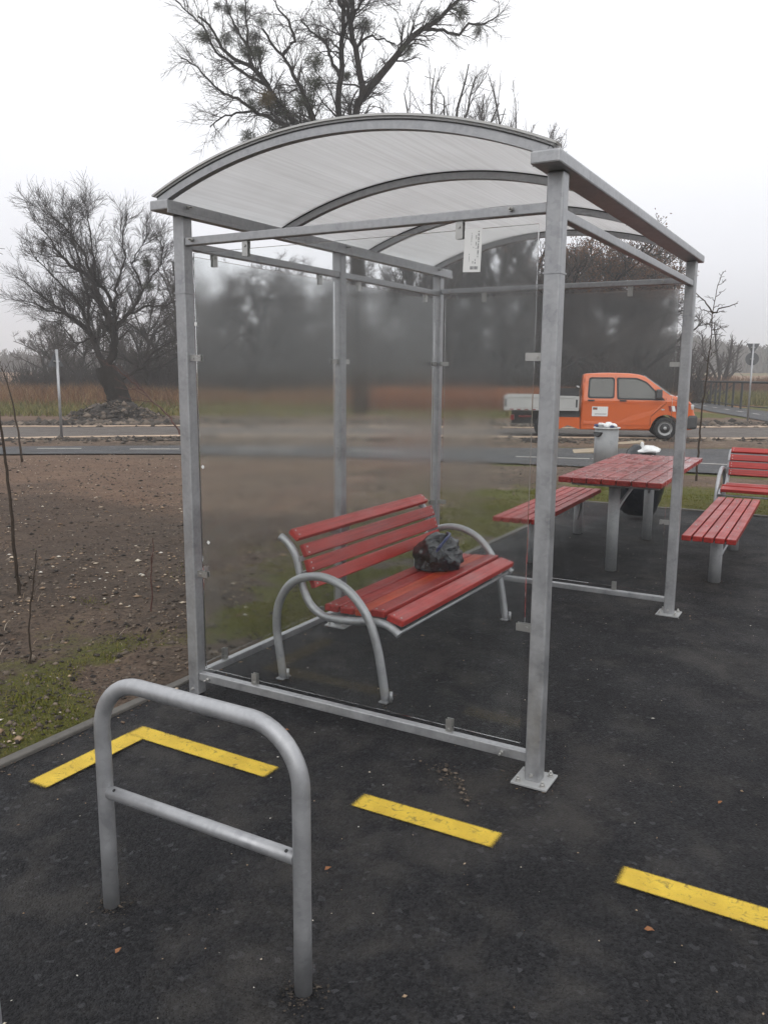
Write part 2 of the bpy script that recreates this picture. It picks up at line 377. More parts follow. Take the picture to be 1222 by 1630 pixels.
def sprout(parents, rng, per_m, lf, ang, upb, segs, rmin, rfac=.55, t0=.2, jit=.22, lmin=.15, lmax=9., droop=0., tf=.75):
    """children of every parent polyline"""
    out = []
    for p, r in parents:
        seg = np.linalg.norm(np.diff(p, axis=0), axis=1); L = seg.sum(); cs = np.r_[0, np.cumsum(seg)]
        n = rng.poisson(per_m*L)+1
        for t in rng.uniform(t0, 1, n):
            s = t*L; i = min(np.searchsorted(cs, s, 'right')-1, len(seg)-1); f = (s-cs[i])/seg[i]
            o = p[i]*(1-f)+p[i+1]*f; tn = (p[i+1]-p[i])/seg[i]; rr = r[i]*(1-f)+r[i+1]*f
            q = rng.normal(size=3); q -= tn*q.dot(tn); q /= np.linalg.norm(q)+1e-9
            a = rng.uniform(*ang); d = tn*math.cos(a)+q*math.sin(a); d[2] += upb; d /= np.linalg.norm(d)
            ln = np.clip(lf*L*(1.1-tf*t)*rng.uniform(.6, 1.25), lmin, lmax)
            pts = [o]
            for j in range(segs):
                d = d+rng.normal(size=3)*jit; d[2] += upb*.35-droop; d /= np.linalg.norm(d); pts.append(pts[-1]+d*ln/segs)
            r0 = max(rmin, rr*rfac)
            out.append((np.array(pts), np.linspace(r0, max(rmin*.6, r0*.3), segs+1)))
    return out
def limbs_world(L2, rng, r0s, depth=.8, VAx=VA):
    """limbs drawn as (lateral, height) pairs get a depth of their own and real thickness"""
    out = []
    for (l, (ra, rb)) in zip(L2, r0s):
        n = len(l); dd = np.cumsum(rng.normal(size=n)*depth*.25); dd -= dd[0]
        h = np.array([[a*RA[0]-d*VA[0]*-1, a*RA[1]+d*VA[1], z] for (a, z), d in zip(l, dd)])
        q, _ = resample(h, max(6, n*3)); q[1:-1] += rng.normal(size=q[1:-1].shape)*.025
        out.append((q, np.linspace(ra, rb, len(q))))
    return out
def join_depth(limbs):
    """start each limb on the nearest point of an earlier one, so no limb floats"""
    for i in range(1, len(limbs)):
        s = limbs[i][0][0]; best = None
        for j in range(i):
            d = np.linalg.norm((limbs[j][0]-s), axis=1); k = int(d.argmin())
            if best is None or d[k] < best[0]: best = (d[k], limbs[j][0][k])
        sh = best[1]-s; p = limbs[i][0]; wgt = np.linspace(1, .6, len(p))[:, None]; p += sh*wgt
    return limbs

# ================================================================= THE GROUND
PATH_N = [(-40, -16), (-22, -.2), (-12.84, 8.1), (-11.9, 8.91), (-9.89, 10.26), (-6.35, 11.58), (-2.83, 12.17), (-.85, 12.14), (.55, 11.97), (1.46, 11.85), (8, 10.6), (30, 3)]
PATH_F = [(-41, -14), (-23.3, 1.2), (-14.41, 9.22), (-13.37, 10.11), (-11.27, 11.72), (-7.83, 13.7), (-4.38, 15.6), (-2.21, 16.9), (-.48, 17.9), (.74, 18.7), (8, 20.5), (30, 24)]
ROAD_N = [(-42, -12), (-25, 3.4), (-16.42, 10.66), (-15.29, 11.68), (-13.28, 13.83), (-9.42, 16.49), (-5.28, 18.8), (-2.74, 20.02), (-.83, 21.2), (.52, 22.2), (8, 27), (30, 40)]
ROAD_F = [(-46, -9), (-28.7, 6), (-20.14, 13.31), (-18.62, 14.39), (-15.95, 16.64), (-11.33, 19.55), (-6.54, 22.22), (-3.74, 24.2), (-1.54, 26.0), (.06, 27.4), (8, 32.5), (30, 46)]
PATH2_N = [(40, 8), (14, 18), (3.2, 25.0), (-.26, 31.27), (-1.57, 34.6), (-3.4, 38.64), (-5.81, 45.92), (-10, 57), (-22, 85)]
PATH2_F = [(44, 16), (18, 24), (4.0, 31.5), (-1.08, 40.42), (-2.59, 43.46), (-5.09, 50.02), (-7.42, 55.06), (-12, 66), (-22, 92)]
def res2(p, n):
    p = np.array(p, float); s = np.r_[0, np.cumsum(np.hypot(*np.diff(p, axis=0).T))]; t = np.linspace(0, s[-1], n)
    return np.stack([np.interp(t, s, p[:, 0]), np.interp(t, s, p[:, 1])], 1)
def polyd(X, Y, line):
    """distance to a polyline"""
    d = np.full(X.shape, 1e9); line = np.array(line, float)
    for a, b in zip(line[:-1], line[1:]):
        ab = b-a; t = np.clip(((X-a[0])*ab[0]+(Y-a[1])*ab[1])/ab.dot(ab), 0, 1)
        d = np.minimum(d, np.hypot(X-a[0]-t*ab[0], Y-a[1]-t*ab[1]))
    return d
def inpoly(X, Y, poly):
    c = np.zeros(X.shape, bool); n = len(poly)
    for i in range(n):
        x0, y0 = poly[i]; x1, y1 = poly[(i+1) % n]
        if y0 == y1: continue
        c ^= ((y0 > Y) != (y1 > Y)) & (X < (x1-x0)*(Y-y0)/(y1-y0)+x0)
    return c
POLYS = {'p': PATH_N+PATH_F[::-1], 'r': ROAD_N+ROAD_F[::-1], 'p2': PATH2_N+PATH2_F[::-1]}
PADX0, PADY1 = -.135, 6.88
def soil_h(x, y):
    pad = np.minimum(x-PADX0, PADY1-y)            # > 0 on the pad
    away = np.clip(-pad, 0, 30); b = sstep(.05, .6, away)
    z = H(x, y)+b*((fbm(x*.7, y*.7, 3, 5)-.5)*.13+(fbm(x*4, y*4, 9, 3)-.5)*.045)
    z = z+sstep(.0, .25, away)*.02
    return z
def build_ground():
    def axis(lo, hi, c, n, k):
        t = np.linspace(-1, 1, n); q = np.sinh(t*k)/math.sinh(k)
        return np.where(q < 0, c+q*(c-lo), c+q*(hi-c))
    xs = axis(-420, 420, -2.2, 370, 6.1); ys = axis(-420, 520, 3.5, 370, 6.1)
    X, Y = np.meshgrid(xs, ys); d = (X-CX)*VA[0]+(Y-CY)*VA[1]; lat = (X-CX)*RA[0]+(Y-CY)*RA[1]
    Z = soil_h(X, Y)
    on = np.zeros(X.shape, bool); near = np.full(X.shape, 1e9)
    for k in POLYS:
        i = inpoly(X, Y, POLYS[k]); on |= i
    for e in (PATH_N, PATH_F, ROAD_N, ROAD_F, PATH2_N, PATH2_F): near = np.minimum(near, polyd(X, Y, e))
    flat = np.where(on, 1, 1-sstep(.15, .9, near))
    Z = Z*(1-flat)+(H(X, Y)-.03)*flat
    pad = (X > PADX0-.12) & (Y < PADY1+.15); Z = np.where(pad & ((X > PADX0) & (Y < PADY1)), -.06, Z)
    # a low rising bank far behind the field
    Z = Z+sstep(90, 300, d)*3.5
    n1 = fbm(X*.6, Y*.6, 21, 4); n2 = fbm(X*.16, Y*.16, 5, 4)
    dx = PADX0-X; dy = Y-PADY1
    kerbd = np.where(dx > 0, np.hypot(dx, np.maximum(dy, 0)), np.maximum(dy, 0))
    n4 = fbm(X*1.9, Y*1.9, 77, 4); green = (1-sstep(.15, 1.75, kerbd+(n1-.5)*1.6))*.9*sstep(.40, .56, n4*.6+n1*.4+.05)
    green = np.maximum(green, (1-sstep(1.2, 3.2, dy))*(dy > -.2)*(dx < 1.5)*sstep(.38, .55, n1+.1)*.9)
    green = np.maximum(green, (1-sstep(.3, 1.0, polyd(X, Y, PATH_N)))*(lat > 2)*.75*n1*1.5)
    green = np.maximum(green, (1-sstep(.2, .8, polyd(X, Y, PATH_F)))*(lat > 4)*.6)
    fld = sstep(31.0, 34, d+(n2-.5)*5)*(lat < 14)
    green = np.maximum(green, fld*(1-.35*sstep(.4, .7, n1)))
    dry = np.maximum(sstep(42, 50, d+(n2-.5)*9)*(lat < 8), sstep(.5, .62, n2)*.55*fld)
    dry = np.maximum(dry, ((lat > 7) & (d > 33))*sstep(.3, .6, n2)*.8)
    green = np.maximum(green, ((lat > 7) & (d > 33))*.75)
    sand = np.maximum(1-sstep(.15, .5, polyd(X, Y, ROAD_F)+(n1-.5)*.5), (1-sstep(.08, .3, polyd(X, Y, ROAD_N)+(n1-.5)*.4)))*.95
    wet = (1-sstep(.3, 3.0, np.abs(polyd(X, Y, ROAD_F)-1.6)))*(d > 20)*.95
    wet = np.maximum(wet, sstep(.5, .68, fbm(X*.35, Y*.35, 44, 4))*.8*(d < 14)); wet *= (1-green)
    A = np.stack([green, dry, sand, wet], -1)
    n, m = X.shape; I = np.arange(n*m).reshape(n, m)
    F = np.stack([I[:-1, :-1], I[:-1, 1:], I[1:, 1:], I[1:, :-1]], -1).reshape(-1, 4)
    V = np.stack([X, Y, Z], -1).reshape(-1, 3)
    o = npmesh('ground', V, F, M['ground'], smooth=True, attr={'mixw': A.reshape(-1, 4)})
    tag(o, 'bare brown soil with moss and field grass around the asphalt', None, None, 'structure')
build_ground()
def strip(name, a, b, mat, dz, label, n=160, w=5):
    A = res2(a, n); B = res2(b, n); T = np.linspace(0, 1, w)[None, :, None]
    P = A[:, None]*(1-T)+B[:, None]*T; Z = H(P[..., 0], P[..., 1])+dz
    V = np.concatenate([P, Z[..., None]], -1).reshape(-1, 3); I = np.arange(n*w).reshape(n, w)
    F = np.stack([I[:-1, :-1], I[:-1, 1:], I[1:, 1:], I[1:, :-1]], -1).reshape(-1, 4)
    return tag(npmesh(name, V, F, mat, smooth=True), label, None, None, 'structure')
bike_path = strip('bike_path', PATH_N, PATH_F, M['asphalt_path'], .0, 'grey asphalt bike path crossing behind the shelter')
road = strip('road', ROAD_N, ROAD_F, M['asphalt_road'], .0, 'dusty grey road with sandy edges under the orange truck')
far_path = strip('far_path', PATH2_N, PATH2_F, M['asphalt_path'], .004, 'asphalt path curving away beside the dark railing')
M['sand'] = plain('pale_sand', (.40, .30, .22), .9, 0, .4, 4, .4, obj=False)
def sand_strip(line, off, w0, label, seed):
    p = res2(line, 500); t = np.gradient(p, axis=0); t /= np.hypot(t[:, 0], t[:, 1])[:, None]; nrm = np.stack([-t[:, 1], t[:, 0]], 1)
    s_ = np.arange(500)*.25; wd = w0*(.15+1.7*fbm(s_, s_*0+seed, seed, 4)*(fbm(s_*.13, s_*0, seed+5, 2) > .36)); jit = (fbm(s_*.7, s_*0, seed+9, 3)-.5)*.25
    A = p+nrm*(off+jit)[:, None]; B = p+nrm*(off+jit+np.sign(off)*wd)[:, None]; V = np.stack([A, (A+B)/2, B], 1); Z = H(V[..., 0], V[..., 1])+np.array([.012, .045, .012])
    V = np.concatenate([V, Z[..., None]], -1).reshape(-1, 3); I = np.arange(1500).reshape(500, 3); F = np.stack([I[:-1, :-1], I[:-1, 1:], I[1:, 1:], I[1:, :-1]], -1).reshape(-1, 4)
    tag(npmesh('sand_strip', V, F, M['sand'], smooth=True), label, None, None, 'structure')
sand_strip(ROAD_F, .02, .55, 'pale sandy edge along the far side of the road', 2); sand_strip(ROAD_N, -.02, .16, 'pale sandy edge along the near side of the road', 7)
def quad_marks(name, parent, quads, mat, dz):
    for q in quads:
        nu, nv = 60, 13; q = [np.array(p, float) for p in q]; cc = sum(q)/4
        Lu = np.linalg.norm(q[1]-q[0]); Lv = np.linalg.norm(q[3]-q[0]); eu, ev = .024/Lu, .010/Lv      # a little overspray past the stencil
        V = []; C = []
        for j in range(nv):
            for i in range(nu):
                u = -eu+(1+2*eu)*i/(nu-1); v = -ev+(1+2*ev)*j/(nv-1); p = (q[0]*(1-u)+q[1]*u)*(1-v)+(q[3]*(1-u)+q[2]*u)*v
                V.append((p[0], p[1], float(H(p[0], p[1]))+dz))
                ed = min(min(u+eu, 1-u+eu)*Lu/.050, min(v+ev, 1-v+ev)*Lv/.0205)
                C.append((min(ed, 1), 0, 0, 1))
        I = np.arange(nu*nv).reshape(nv, nu); F = np.stack([I[:-1, :-1], I[:-1, 1:], I[1:, 1:], I[1:, :-1]], -1).reshape(-1, 4)
        npmesh(name, V, F, mat, parent, attr={'cov': C})
def along(line, t0, t1, wd):
    p = res2(line, 400); a = p[int(t0*399)]; b = p[int(t1*399)]; d = (b-a)/np.linalg.norm(b-a); n = np.array([-d[1], d[0]])*wd/2
    return [a-n, b-n, b+n, a+n]
cl = [((a[0]*.62+b[0]*.38), (a[1]*.62+b[1]*.38)) for a, b in zip(PATH_N, PATH_F)]
def dash(a, b, wd=.13):
    a = np.array(a); b = np.array(b); d = (b-a)/np.linalg.norm(b-a); n = np.array([-d[1], d[0]])*wd/2; return [a-n, b-n, b+n, a+n]
quad_marks('painted_line', bike_path, [dash((-13.32, 9.38), (-12.51, 9.92)), dash((-11.51, 10.41), (-10.6, 11.02)), dash((-9.6, 11.75), (-8.4, 12.4)), dash((-7.2, 12.9), (-6.0, 13.3)), dash((-3.56, 13.63), (-2.09, 14.0)), dash((-2.05, 14.03), (-.12, 14.2)), dash((-.08, 14.2), (1.4, 14.1))], M['white_line'], .006)
c2 = [((a[0]+b[0])/2, (a[1]+b[1])/2) for a, b in zip(PATH2_N, PATH2_F)]
p2 = res2(c2, 240)
quad_marks('painted_line', far_path, [dash(p2[i], p2[i+2], .13) for i in range(60, 175, 5)], M['white_line'], .012)

# the asphalt pad the shelter stands on
def build_pad():
    x0, x1, y0, y1 = PADX0, 14.0, -9.0, PADY1
    nx, ny = 90, 100; xs = np.linspace(x0, x1, nx); ys = np.linspace(y0, y1, ny); X, Y = np.meshgrid(xs, ys)
    Z = (fbm(X*.8, Y*.8, 2, 3)-.5)*.006
    V = np.stack([X, Y, Z], -1).reshape(-1, 3); I = np.arange(nx*ny).reshape(ny, nx)
    F = np.stack([I[:-1, :-1], I[:-1, 1:], I[1:, 1:], I[1:, :-1]], -1).reshape(-1, 4)
    return tag(npmesh('asphalt_pavement', V, F, M['asphalt'], smooth=True), 'fresh dark asphalt pad under the shelter and seats', None, None, 'structure')
pad = build_pad()
W9 = .045
quad_marks('painted_line', pad, [[(.06, -.455-W9), (.79, -.46-W9), (.79, -.46+W9), (.06, -.455+W9)], [(1.195, -.512), (1.72, -.505), (1.72, -.412), (1.195, -.42)], [(2.13, -.49), (2.66, -.49), (2.66, -.392), (2.13, -.392)], [(3.1, -.49), (3.65, -.49), (3.65, -.392), (3.1, -.392)]], M['yellow'], .006)
quad_marks('painted_line', pad, [[(.06, -.98), (.155, -.98), (.155, -.500), (.06, -.500)][i:]+[(.06, -.98), (.155, -.98), (.155, -.500), (.06, -.500)][:i] for i in (1,)], M['yellow'], .0095)
kb = tag(put('kerb', None), 'low concrete edging around the asphalt pad', None, None, 'structure')
bm = bmesh.new(); bbox(bm, -.5, .497, -.025, .025, -.12, 0, .006); kst = bmobj('kerb_stone', bm, M['concrete'], kb)
kme = kst.data; kst.location = (PADX0-.026, -.6, .016); kst.rotation_euler = (0, 0, math.pi/2)
for i in range(-8, 7):
    if i == -1: continue
    o = put('kerb_stone', kme, kb, (PADX0-.026+random.uniform(-.002, .002), .4+i, .016+random.uniform(-.004, .004)), math.pi/2)
for i in range(0, 12):
    put('kerb_stone', kme, kb, (PADX0+.46+i, PADY1+.026, .016+random.uniform(-.004, .004)), 0)

# ================================================================= THE SHELTER
Wd, Ln, ZB, D1 = 1.691, 2.547, 2.2, 1.265
HP = .03
shelter = thing('shelter', 'open galvanised steel waiting shelter with glass sides and arched opal roof', 'shelter')
def bolt(parent, p, d, r=.009, l=.02, name='bolt'):
    bm = bmesh.new(); p = Vector(p); d = Vector(d)
    cyl(bm, p, p+d*l*.45, r, 6); cyl(bm, p+d*l*.45, p+d*l, r*.5, 8); return bmobj(name, bm, M['clip'], parent)
posts = []
for (px, py) in ((0, 0), (0, D1), (0, Ln), (Wd, 0), (Wd, Ln)):
    bm = bmesh.new(); bbox(bm, px-HP, px+HP, py-HP, py+HP, .008, ZB, .007, seg=3)
    po = bmobj('post', bm, M['galv'], shelter); posts.append(po)
    if (px, py) != (0, 0):
        bm = bmesh.new(); bbox(bm, px-.07, px+.07, py-.07, py+.07, .003, .0115, .0015); bmobj('base_plate', bm, M['galv_light'], po)
        for (a, b) in ((-.048, -.048), (.048, .048), (-.048, .048), (.048, -.048)):
            bm = bmesh.new(); cyl(bm, (px+a, py+b, .0115), (px+a, py+b, .0145), .0125, 14); cyl(bm, (px+a, py+b, .0145), (px+a, py+b, .0235), .009, 6); cyl(bm, (px+a, py+b, .0235), (px+a, py+b, .032), .005, 8)
            bmobj('anchor_bolt', bm, M['clip'], po)
    bolt(po, (px-.002, py-HP, .035), (0, -1, 0), .008, .016)
    bm = bmesh.new(); bbox(bm, px-HP-.0022, px+HP+.0022, py-HP-.0022, py+HP+.0022, 1.868, 1.874, 0); bmobj('weld_seam', bm, M['galv'], po)
# eaves beams
BW, BH = .05, .043
for bx in (0, Wd):
    bm = bmesh.new(); bbox(bm, bx-BW, bx+BW, -HP-.111, Ln+.118, ZB+.0005, ZB+BH, .006, seg=2)
    be = bmobj('eaves_beam', bm, M['galv'], shelter)
    s = 1 if bx == 0 else -1
    bm = bmesh.new(); bbox(bm, bx+s*BW-.001*s, bx+s*(BW+.004), -HP-.109, Ln+.115, ZB-.012, ZB+.004) if s > 0 else None
    if s > 0: bmobj('gutter_lip', bm, M['galv'], be)
    else: bm.free()
    for yy in (-.02, D1, Ln-.1): bolt(be, (bx+s*BW, yy, ZB+.026), (s, 0, 0), .007, .034)
# rails (square tube, butted against the posts)
def rail(p0, p1, h=.0345, w_=.034):
    bm = bmesh.new(); p0 = Vector(p0); p1 = Vector(p1); d = p1-p0; L = d.length
    vs = bbox(bm, 0, L, -w_/2, w_/2, -h/2, h/2, .004)
    bmesh.ops.transform(bm, matrix=Matrix.Translation(p0) @ d.to_track_quat('X', 'Z').to_matrix().to_4x4(), verts=bm.verts)
    return bmobj('rail', bm, M['galv'], shelter)
ZT, ZR = 2.087, .098
r_nt = rail((HP, -.004, ZT), (Wd-HP, -.004, ZT)); r_nb = rail((HP, -.004, ZR), (Wd-HP, -.004, ZR), .04)
for x in (.075, Wd-.155): bolt(r_nt, (x, -.021, ZT+.004), (0, -1, 0), .0085, .03)
for x in (.09, Wd-.125): bolt(r_nb, (x, -.021, ZR), (0, -1, 0), .0085, .034)
rail((.006, HP, ZT-.012), (.006, D1-HP, ZT-.012)); rail((.006, D1+HP, ZT-.012), (.006, Ln-HP, ZT-.012))
rail((.006, HP, ZR), (.006, D1-HP, ZR)); rail((.006, D1+HP, ZR), (.006, Ln-HP, ZR))
rail((Wd+.004, HP, ZT-.018), (Wd+.004, Ln-HP, ZT-.018))
r_ft = rail((HP, Ln-.006, ZT), (Wd-HP, Ln-.006, ZT)); rail((HP, Ln-.006, ZR), (Wd-HP, Ln-.006, ZR))
bolt(r_ft, (Wd-.16, Ln-.023, ZT), (0, -1, 0), .008, .02); bolt(r_ft, (.1, Ln-.023, ZT), (0, -1, 0), .008, .02)
# arches and roof sheets
AX0, AX1, AZ0, SAG = -.03, Wd+.02, ZB+BH+.012, .180
half = (AX1-AX0)/2; RAD = (half*half+SAG*SAG)/(2*SAG); ACX = (AX0+AX1)/2; ACZ = AZ0+SAG-RAD; AMAX = math.asin(half/RAD)
def arc_sweep(bm, y0, y1, r0, r1, a0=-1, a1=1, n=40):
    rings = []
    for i in range(n+1):
        t = AMAX*(a0+(a1-a0)*i/n); s, c = math.sin(t), math.cos(t)
        rings.append([bm.verts.new((ACX+s*rr, yy, ACZ+c*rr)) for rr, yy in ((r0, y0), (r0, y1), (r1, y1), (r1, y0))])
    for i in range(n):
        for k in range(4):
            f = bm.faces.new((rings[i][k], rings[i][(k+1) % 4], rings[i+1][(k+1) % 4], rings[i+1][k])); f.smooth = False
    bm.faces.new(rings[0]); bm.faces.new(rings[-1])
ARCH_Y = (-.108, .765, 1.64, 2.525)
for i, ay in enumerate(ARCH_Y):
    bm = bmesh.new(); arc_sweep(bm, ay-.016, ay+.016, RAD-.034, RAD-.004, -.985, .985); ar = bmobj('arch', bm, M['galv'], shelter)
    bm = bmesh.new(); arc_sweep(bm, ay-.020, ay+.020, RAD-.0038, RAD, -.99, .99); bmobj('rubber_strip', bm, M['black'], ar)
    e_a = 1.01 if i == 0 else .955
    bm = bmesh.new(); arc_sweep(bm, ay-.026, ay+.026, RAD+.0085, RAD+.016, -e_a, e_a); bmobj('cover_profile', bm, M['clip'], ar)
    for s in (-1, 1):
        x = ACX+s*(half-.02); bm = bmesh.new(); bbox(bm, x-.014, x+.014, ay-.014, ay+.014, ZB+BH+.0005, AZ0+.001); bmobj('foot', bm, M['galv'], ar)
for a, b in zip(ARCH_Y[:-1], ARCH_Y[1:]):
    bm = bmesh.new(); arc_sweep(bm, a+(-.018 if a < 0 else .0005), b+(.018 if b > 2.5 else -.0005), RAD+.0005, RAD+.008, -1, 1, 48)
    rs = bmobj('roof_sheet', bm, M['roof'], shelter)
# glass panes and their clamps
def clamp(parent, p, along_, out, s=1):
    """U clamp: two plates round the pane edge, a back plate fixed to the frame and a dome bolt"""
    bm = bmesh.new(); a = Vector(along_); o = Vector(out); n = a.cross(o); X = Matrix((a, o, n)).transposed().to_4x4()
    bbox(bm, -.014, .014, -.034, .024, .008, .0105); bbox(bm, -.014, .014, -.034, .024, -.0105, -.008); bbox(bm, -.014, .014, .024, .027, -.0105, .0105)
    cyl(bm, (0, .008, .0105), (0, .008, .015), .006, 8); cyl(bm, (0, .008, -.0105), (0, .008, -.015), .006, 8)
    bmesh.ops.transform(bm, matrix=Matrix.Translation(Vector(p)) @ X, verts=bm.verts)
    return bmobj('clamp', bm, M['clip'], parent)
GT = .008
def pane_x(x0, x1, y, z0, z1, mat):
    bm = bmesh.new(); bbox(bm, x0, x1, y-GT/2, y+GT/2, z0, z1, .0012, seg=1); return bmobj('glass_pane', bm, mat, shelter)
def pane_y(y0, y1, x, z0, z1, mat):
    bm = bmesh.new(); bbox(bm, x-GT/2, x+GT/2, y0, y1, z0, z1, .0012, seg=1); return bmobj('glass_pane', bm, mat, shelter)
gn = pane_x(.06, 1.63, 0, .14, 2.04, M['glass_near'])
for x in (.352, 1.333): clamp(gn, (x, 0, 2.043), (1, 0, 0), (0, 0, 1)); clamp(gn, (x, 0, .137), (1, 0, 0), (0, 0, -1))
for z in (1.59, .60): clamp(gn, (.056, 0, z), (0, 0, 1), (-1, 0, 0)); clamp(gn, (1.634, 0, z), (0, 0, 1), (1, 0, 0))
gb1 = pane_y(.06, 1.205, .002, .14, 2.035, M['glass_back']); gb2 = pane_y(1.325, 2.487, .002, .14, 2.035, M['glass_back'])
for g, ys in ((gb1, (.2, 1.06)), (gb2, (1.47, 2.34))):
    for y in ys: clamp(g, (.002, y, 2.038), (0, 1, 0), (0, 0, 1)); clamp(g, (.002, y, .137), (0, 1, 0), (0, 0, -1))
    for z in (1.59, .60): clamp(g, (.002, (.056 if g is gb1 else 1.321), z), (0, 0, 1), (0, -1, 0)); clamp(g, (.002, (1.209 if g is gb1 else 2.491), z), (0, 0, 1), (0, 1, 0))
gf = pane_x(.06, 1.63, Ln-.004, .14, 2.04, M['glass_far'])
for x in (.352, 1.333): clamp(gf, (x, Ln-.004, 2.043), (1, 0, 0), (0, 0, 1)); clamp(gf, (x, Ln-.004, .137), (1, 0, 0), (0, 0, -1))
for z in (1.59, .60): clamp(gf, (.056, Ln-.004, z), (0, 0, 1), (-1, 0, 0)); clamp(gf, (1.634, Ln-.004, z), (0, 0, 1), (1, 0, 0))
M['paper'] = plain('white_paper', (.72, .72, .71), .7, 0, .03); M['ink'] = plain('grey_ink', (.12, .12, .13), .7)
def delivery_label():
    bm = bmesh.new(); bbox(bm, -.034, .034, -.0016, -.0004, -.075, .075, 0, 0)
    rr = random.Random(5)
    def ink(x0, x1, z0, z1): bbox(bm, x0, x1, -.0022, -.0016, z0, z1, 0, 1)
    for col, wd_, z0, z1, dn in ((.021, .006, -.022, .066, .8), (.012, .0035, .005, .052, .6), (.003, .003, -.045, .030, .5), (-.012, .0025, -.04, -.012, .7), (.012, .004, -.05, -.03, .9), (-.006, .002, .02, .06, .5)):
        z = z1
        while z > z0:                       # small print too fine to read
            l = rr.uniform(.0012, .0035)
            if rr.random() < dn: ink(col-wd_/2*rr.uniform(.5, 1), col+wd_/2*rr.uniform(.5, 1), z-l, z)
            z -= l+.0012
    for i in range(13):
        x = -.006+i*.0024; ink(x, x+rr.choice((.0007, .0013)), -.066, -.055)
    bmesh.ops.rotate(bm, cent=(0, 0, 0), matrix=Matrix.Rotation(R(2.2), 3, 'Y'), verts=bm.verts)
    bmesh.ops.translate(bm, vec=(1.386, -.0045, 1.966), verts=bm.verts)
    return bmobj('paper_label', bm, [M['paper'], M['ink']], gn)
delivery_label()
for x, z, rot in ((.064, 1.737, 4), (.080, 1.103, 48), (.100, .755, 40)):
    bm = bmesh.new(); bbox(bm, -.007, .007, -.0012, 0, -.007, .007); bmesh.ops.rotate(bm, cent=(0, 0, 0), matrix=Matrix.Rotation(R(rot), 3, 'Y'), verts=bm.verts)
    bmesh.ops.translate(bm, vec=(x, -.0043, z), verts=bm.verts); bmobj('sticker', bm, M['paper'], gn)

# ================================================================= BENCHES
def bench(label, back=True):
    t = thing('bench', label, 'bench', group='red slatted park benches')
    for sy in (0, 1):
        y = .375 if sy == 0 else 1.895
        arm = smooth_path([(.232, y, .004), (.212, y, .14), (.196, y, .27), (.212, y, .39), (.285, y, .50), (.40, y, .552), (.52, y, .552), (.635, y, .50), (.725, y, .40), (.775, y, .28), (.805, y, .14), (.828, y, .004)], 6)
        bm = bmesh.new(); tube(bm, arm, .021, 14); a = bmobj('arm_hoop', bm, M['galv_tube'], t)
        for fx in (.232, .828):
            bm = bmesh.new(); bbox(bm, fx-.022, fx+.022, y-.034, y+.034, .002, .010, .002); cyl(bm, (fx+.028, y, .004), (fx+.028, y, .055), .008, 8); bmobj('foot', bm, M['galv_tube'], a)
        y2 = .418 if sy == 0 else 1.852
        st = smooth_path([(.195, y2, .722), (.245, y2, .690), (.288, y2, .630), (.312, y2, .54), (.332, y2, .47), (.372, y2, .398), (.445, y2, .352), (.53, y2, .345), (.63, y2, .352), (.73, y2, .366), (.80, y2, .362), (.845, y2, .343), (.875, y2, .322)], 5)
        bm = bmesh.new(); tube(bm, st, .0195, 14); bmobj('side_frame', bm, M['galv_tube'], t)
        for z, x in ((.62, .315), (.55, .335)):
            bm = bmesh.new(); bbox(bm, x-.006, x+.006, y2-.012, y2+.03 if sy == 0 else y2+.012, z-.012, z+.012); bmobj('bracket', bm, M['galv_tube'], t)
    bm = bmesh.new(); tube(bm, [(.858, .43, .323), (.858, 1.84, .323)], .009, 8); bmobj('cross_rod', bm, M['galv_tube'], t)
    bm = bmesh.new(); tube(bm, [(.50, .43, .338), (.50, 1.84, .338)], .014, 8); bmobj('cross_rod', bm, M['galv_tube'], t)
    def slat(c, wdt, th, ang, mat):
        y0, y1 = .428+random.uniform(-.004, .003), 1.842+random.uniform(-.003, .004)
        bm = bmesh.new(); bbox(bm, -wdt/2, wdt/2, y0, y1, -th/2, th/2, .006, seg=2)
        for yy in (y0+.022, y1-.022):
            for xx in (-wdt*.22, wdt*.22): cyl(bm, (xx, yy, th/2-.001), (xx, yy, th/2+.0022), .0052, 8, .004, 1)
        bmesh.ops.transform(bm, matrix=Matrix.Translation((c[0], 0, c[1])) @ Matrix.Rotation(ang, 4, 'Y'), verts=bm.verts)
        return bmobj('slat', bm, [mat, M['clip']], t)
    # back slats, top one rolled over the curve
    for (c, a) in (((.268, .733), 38), ((.325, .660), 66), ((.350, .585), 72), ((.374, .510), 70)): slat(c, .066, .030, R(a), M['wood'])
    for (c, wd_, a, mt) in (((.487, .391), .078, 0, M['wood']), ((.575, .391), .078, -1, M['wood']), ((.664, .394), .082, -2, M['wood_orange']), ((.752, .405), .078, -2, M['wood']), ((.845, .385), .090, 14, M['wood'])):
        slat(c, wd_, .034, R(a), mt)
    return t
b1 = bench('red slatted bench with a black bag on it inside the shelter')
b2 = copy_tree(b1); b2['label'] = 'red slatted bench behind the picnic seat, black bag absent, partly cut by the picture edge'
b2['label'] = 'red slatted bench at the pad edge, beyond the picnic table seats'
b2.location = (1.075, 6.88, 0); b2.rotation_euler = (0, 0, -math.pi/2)

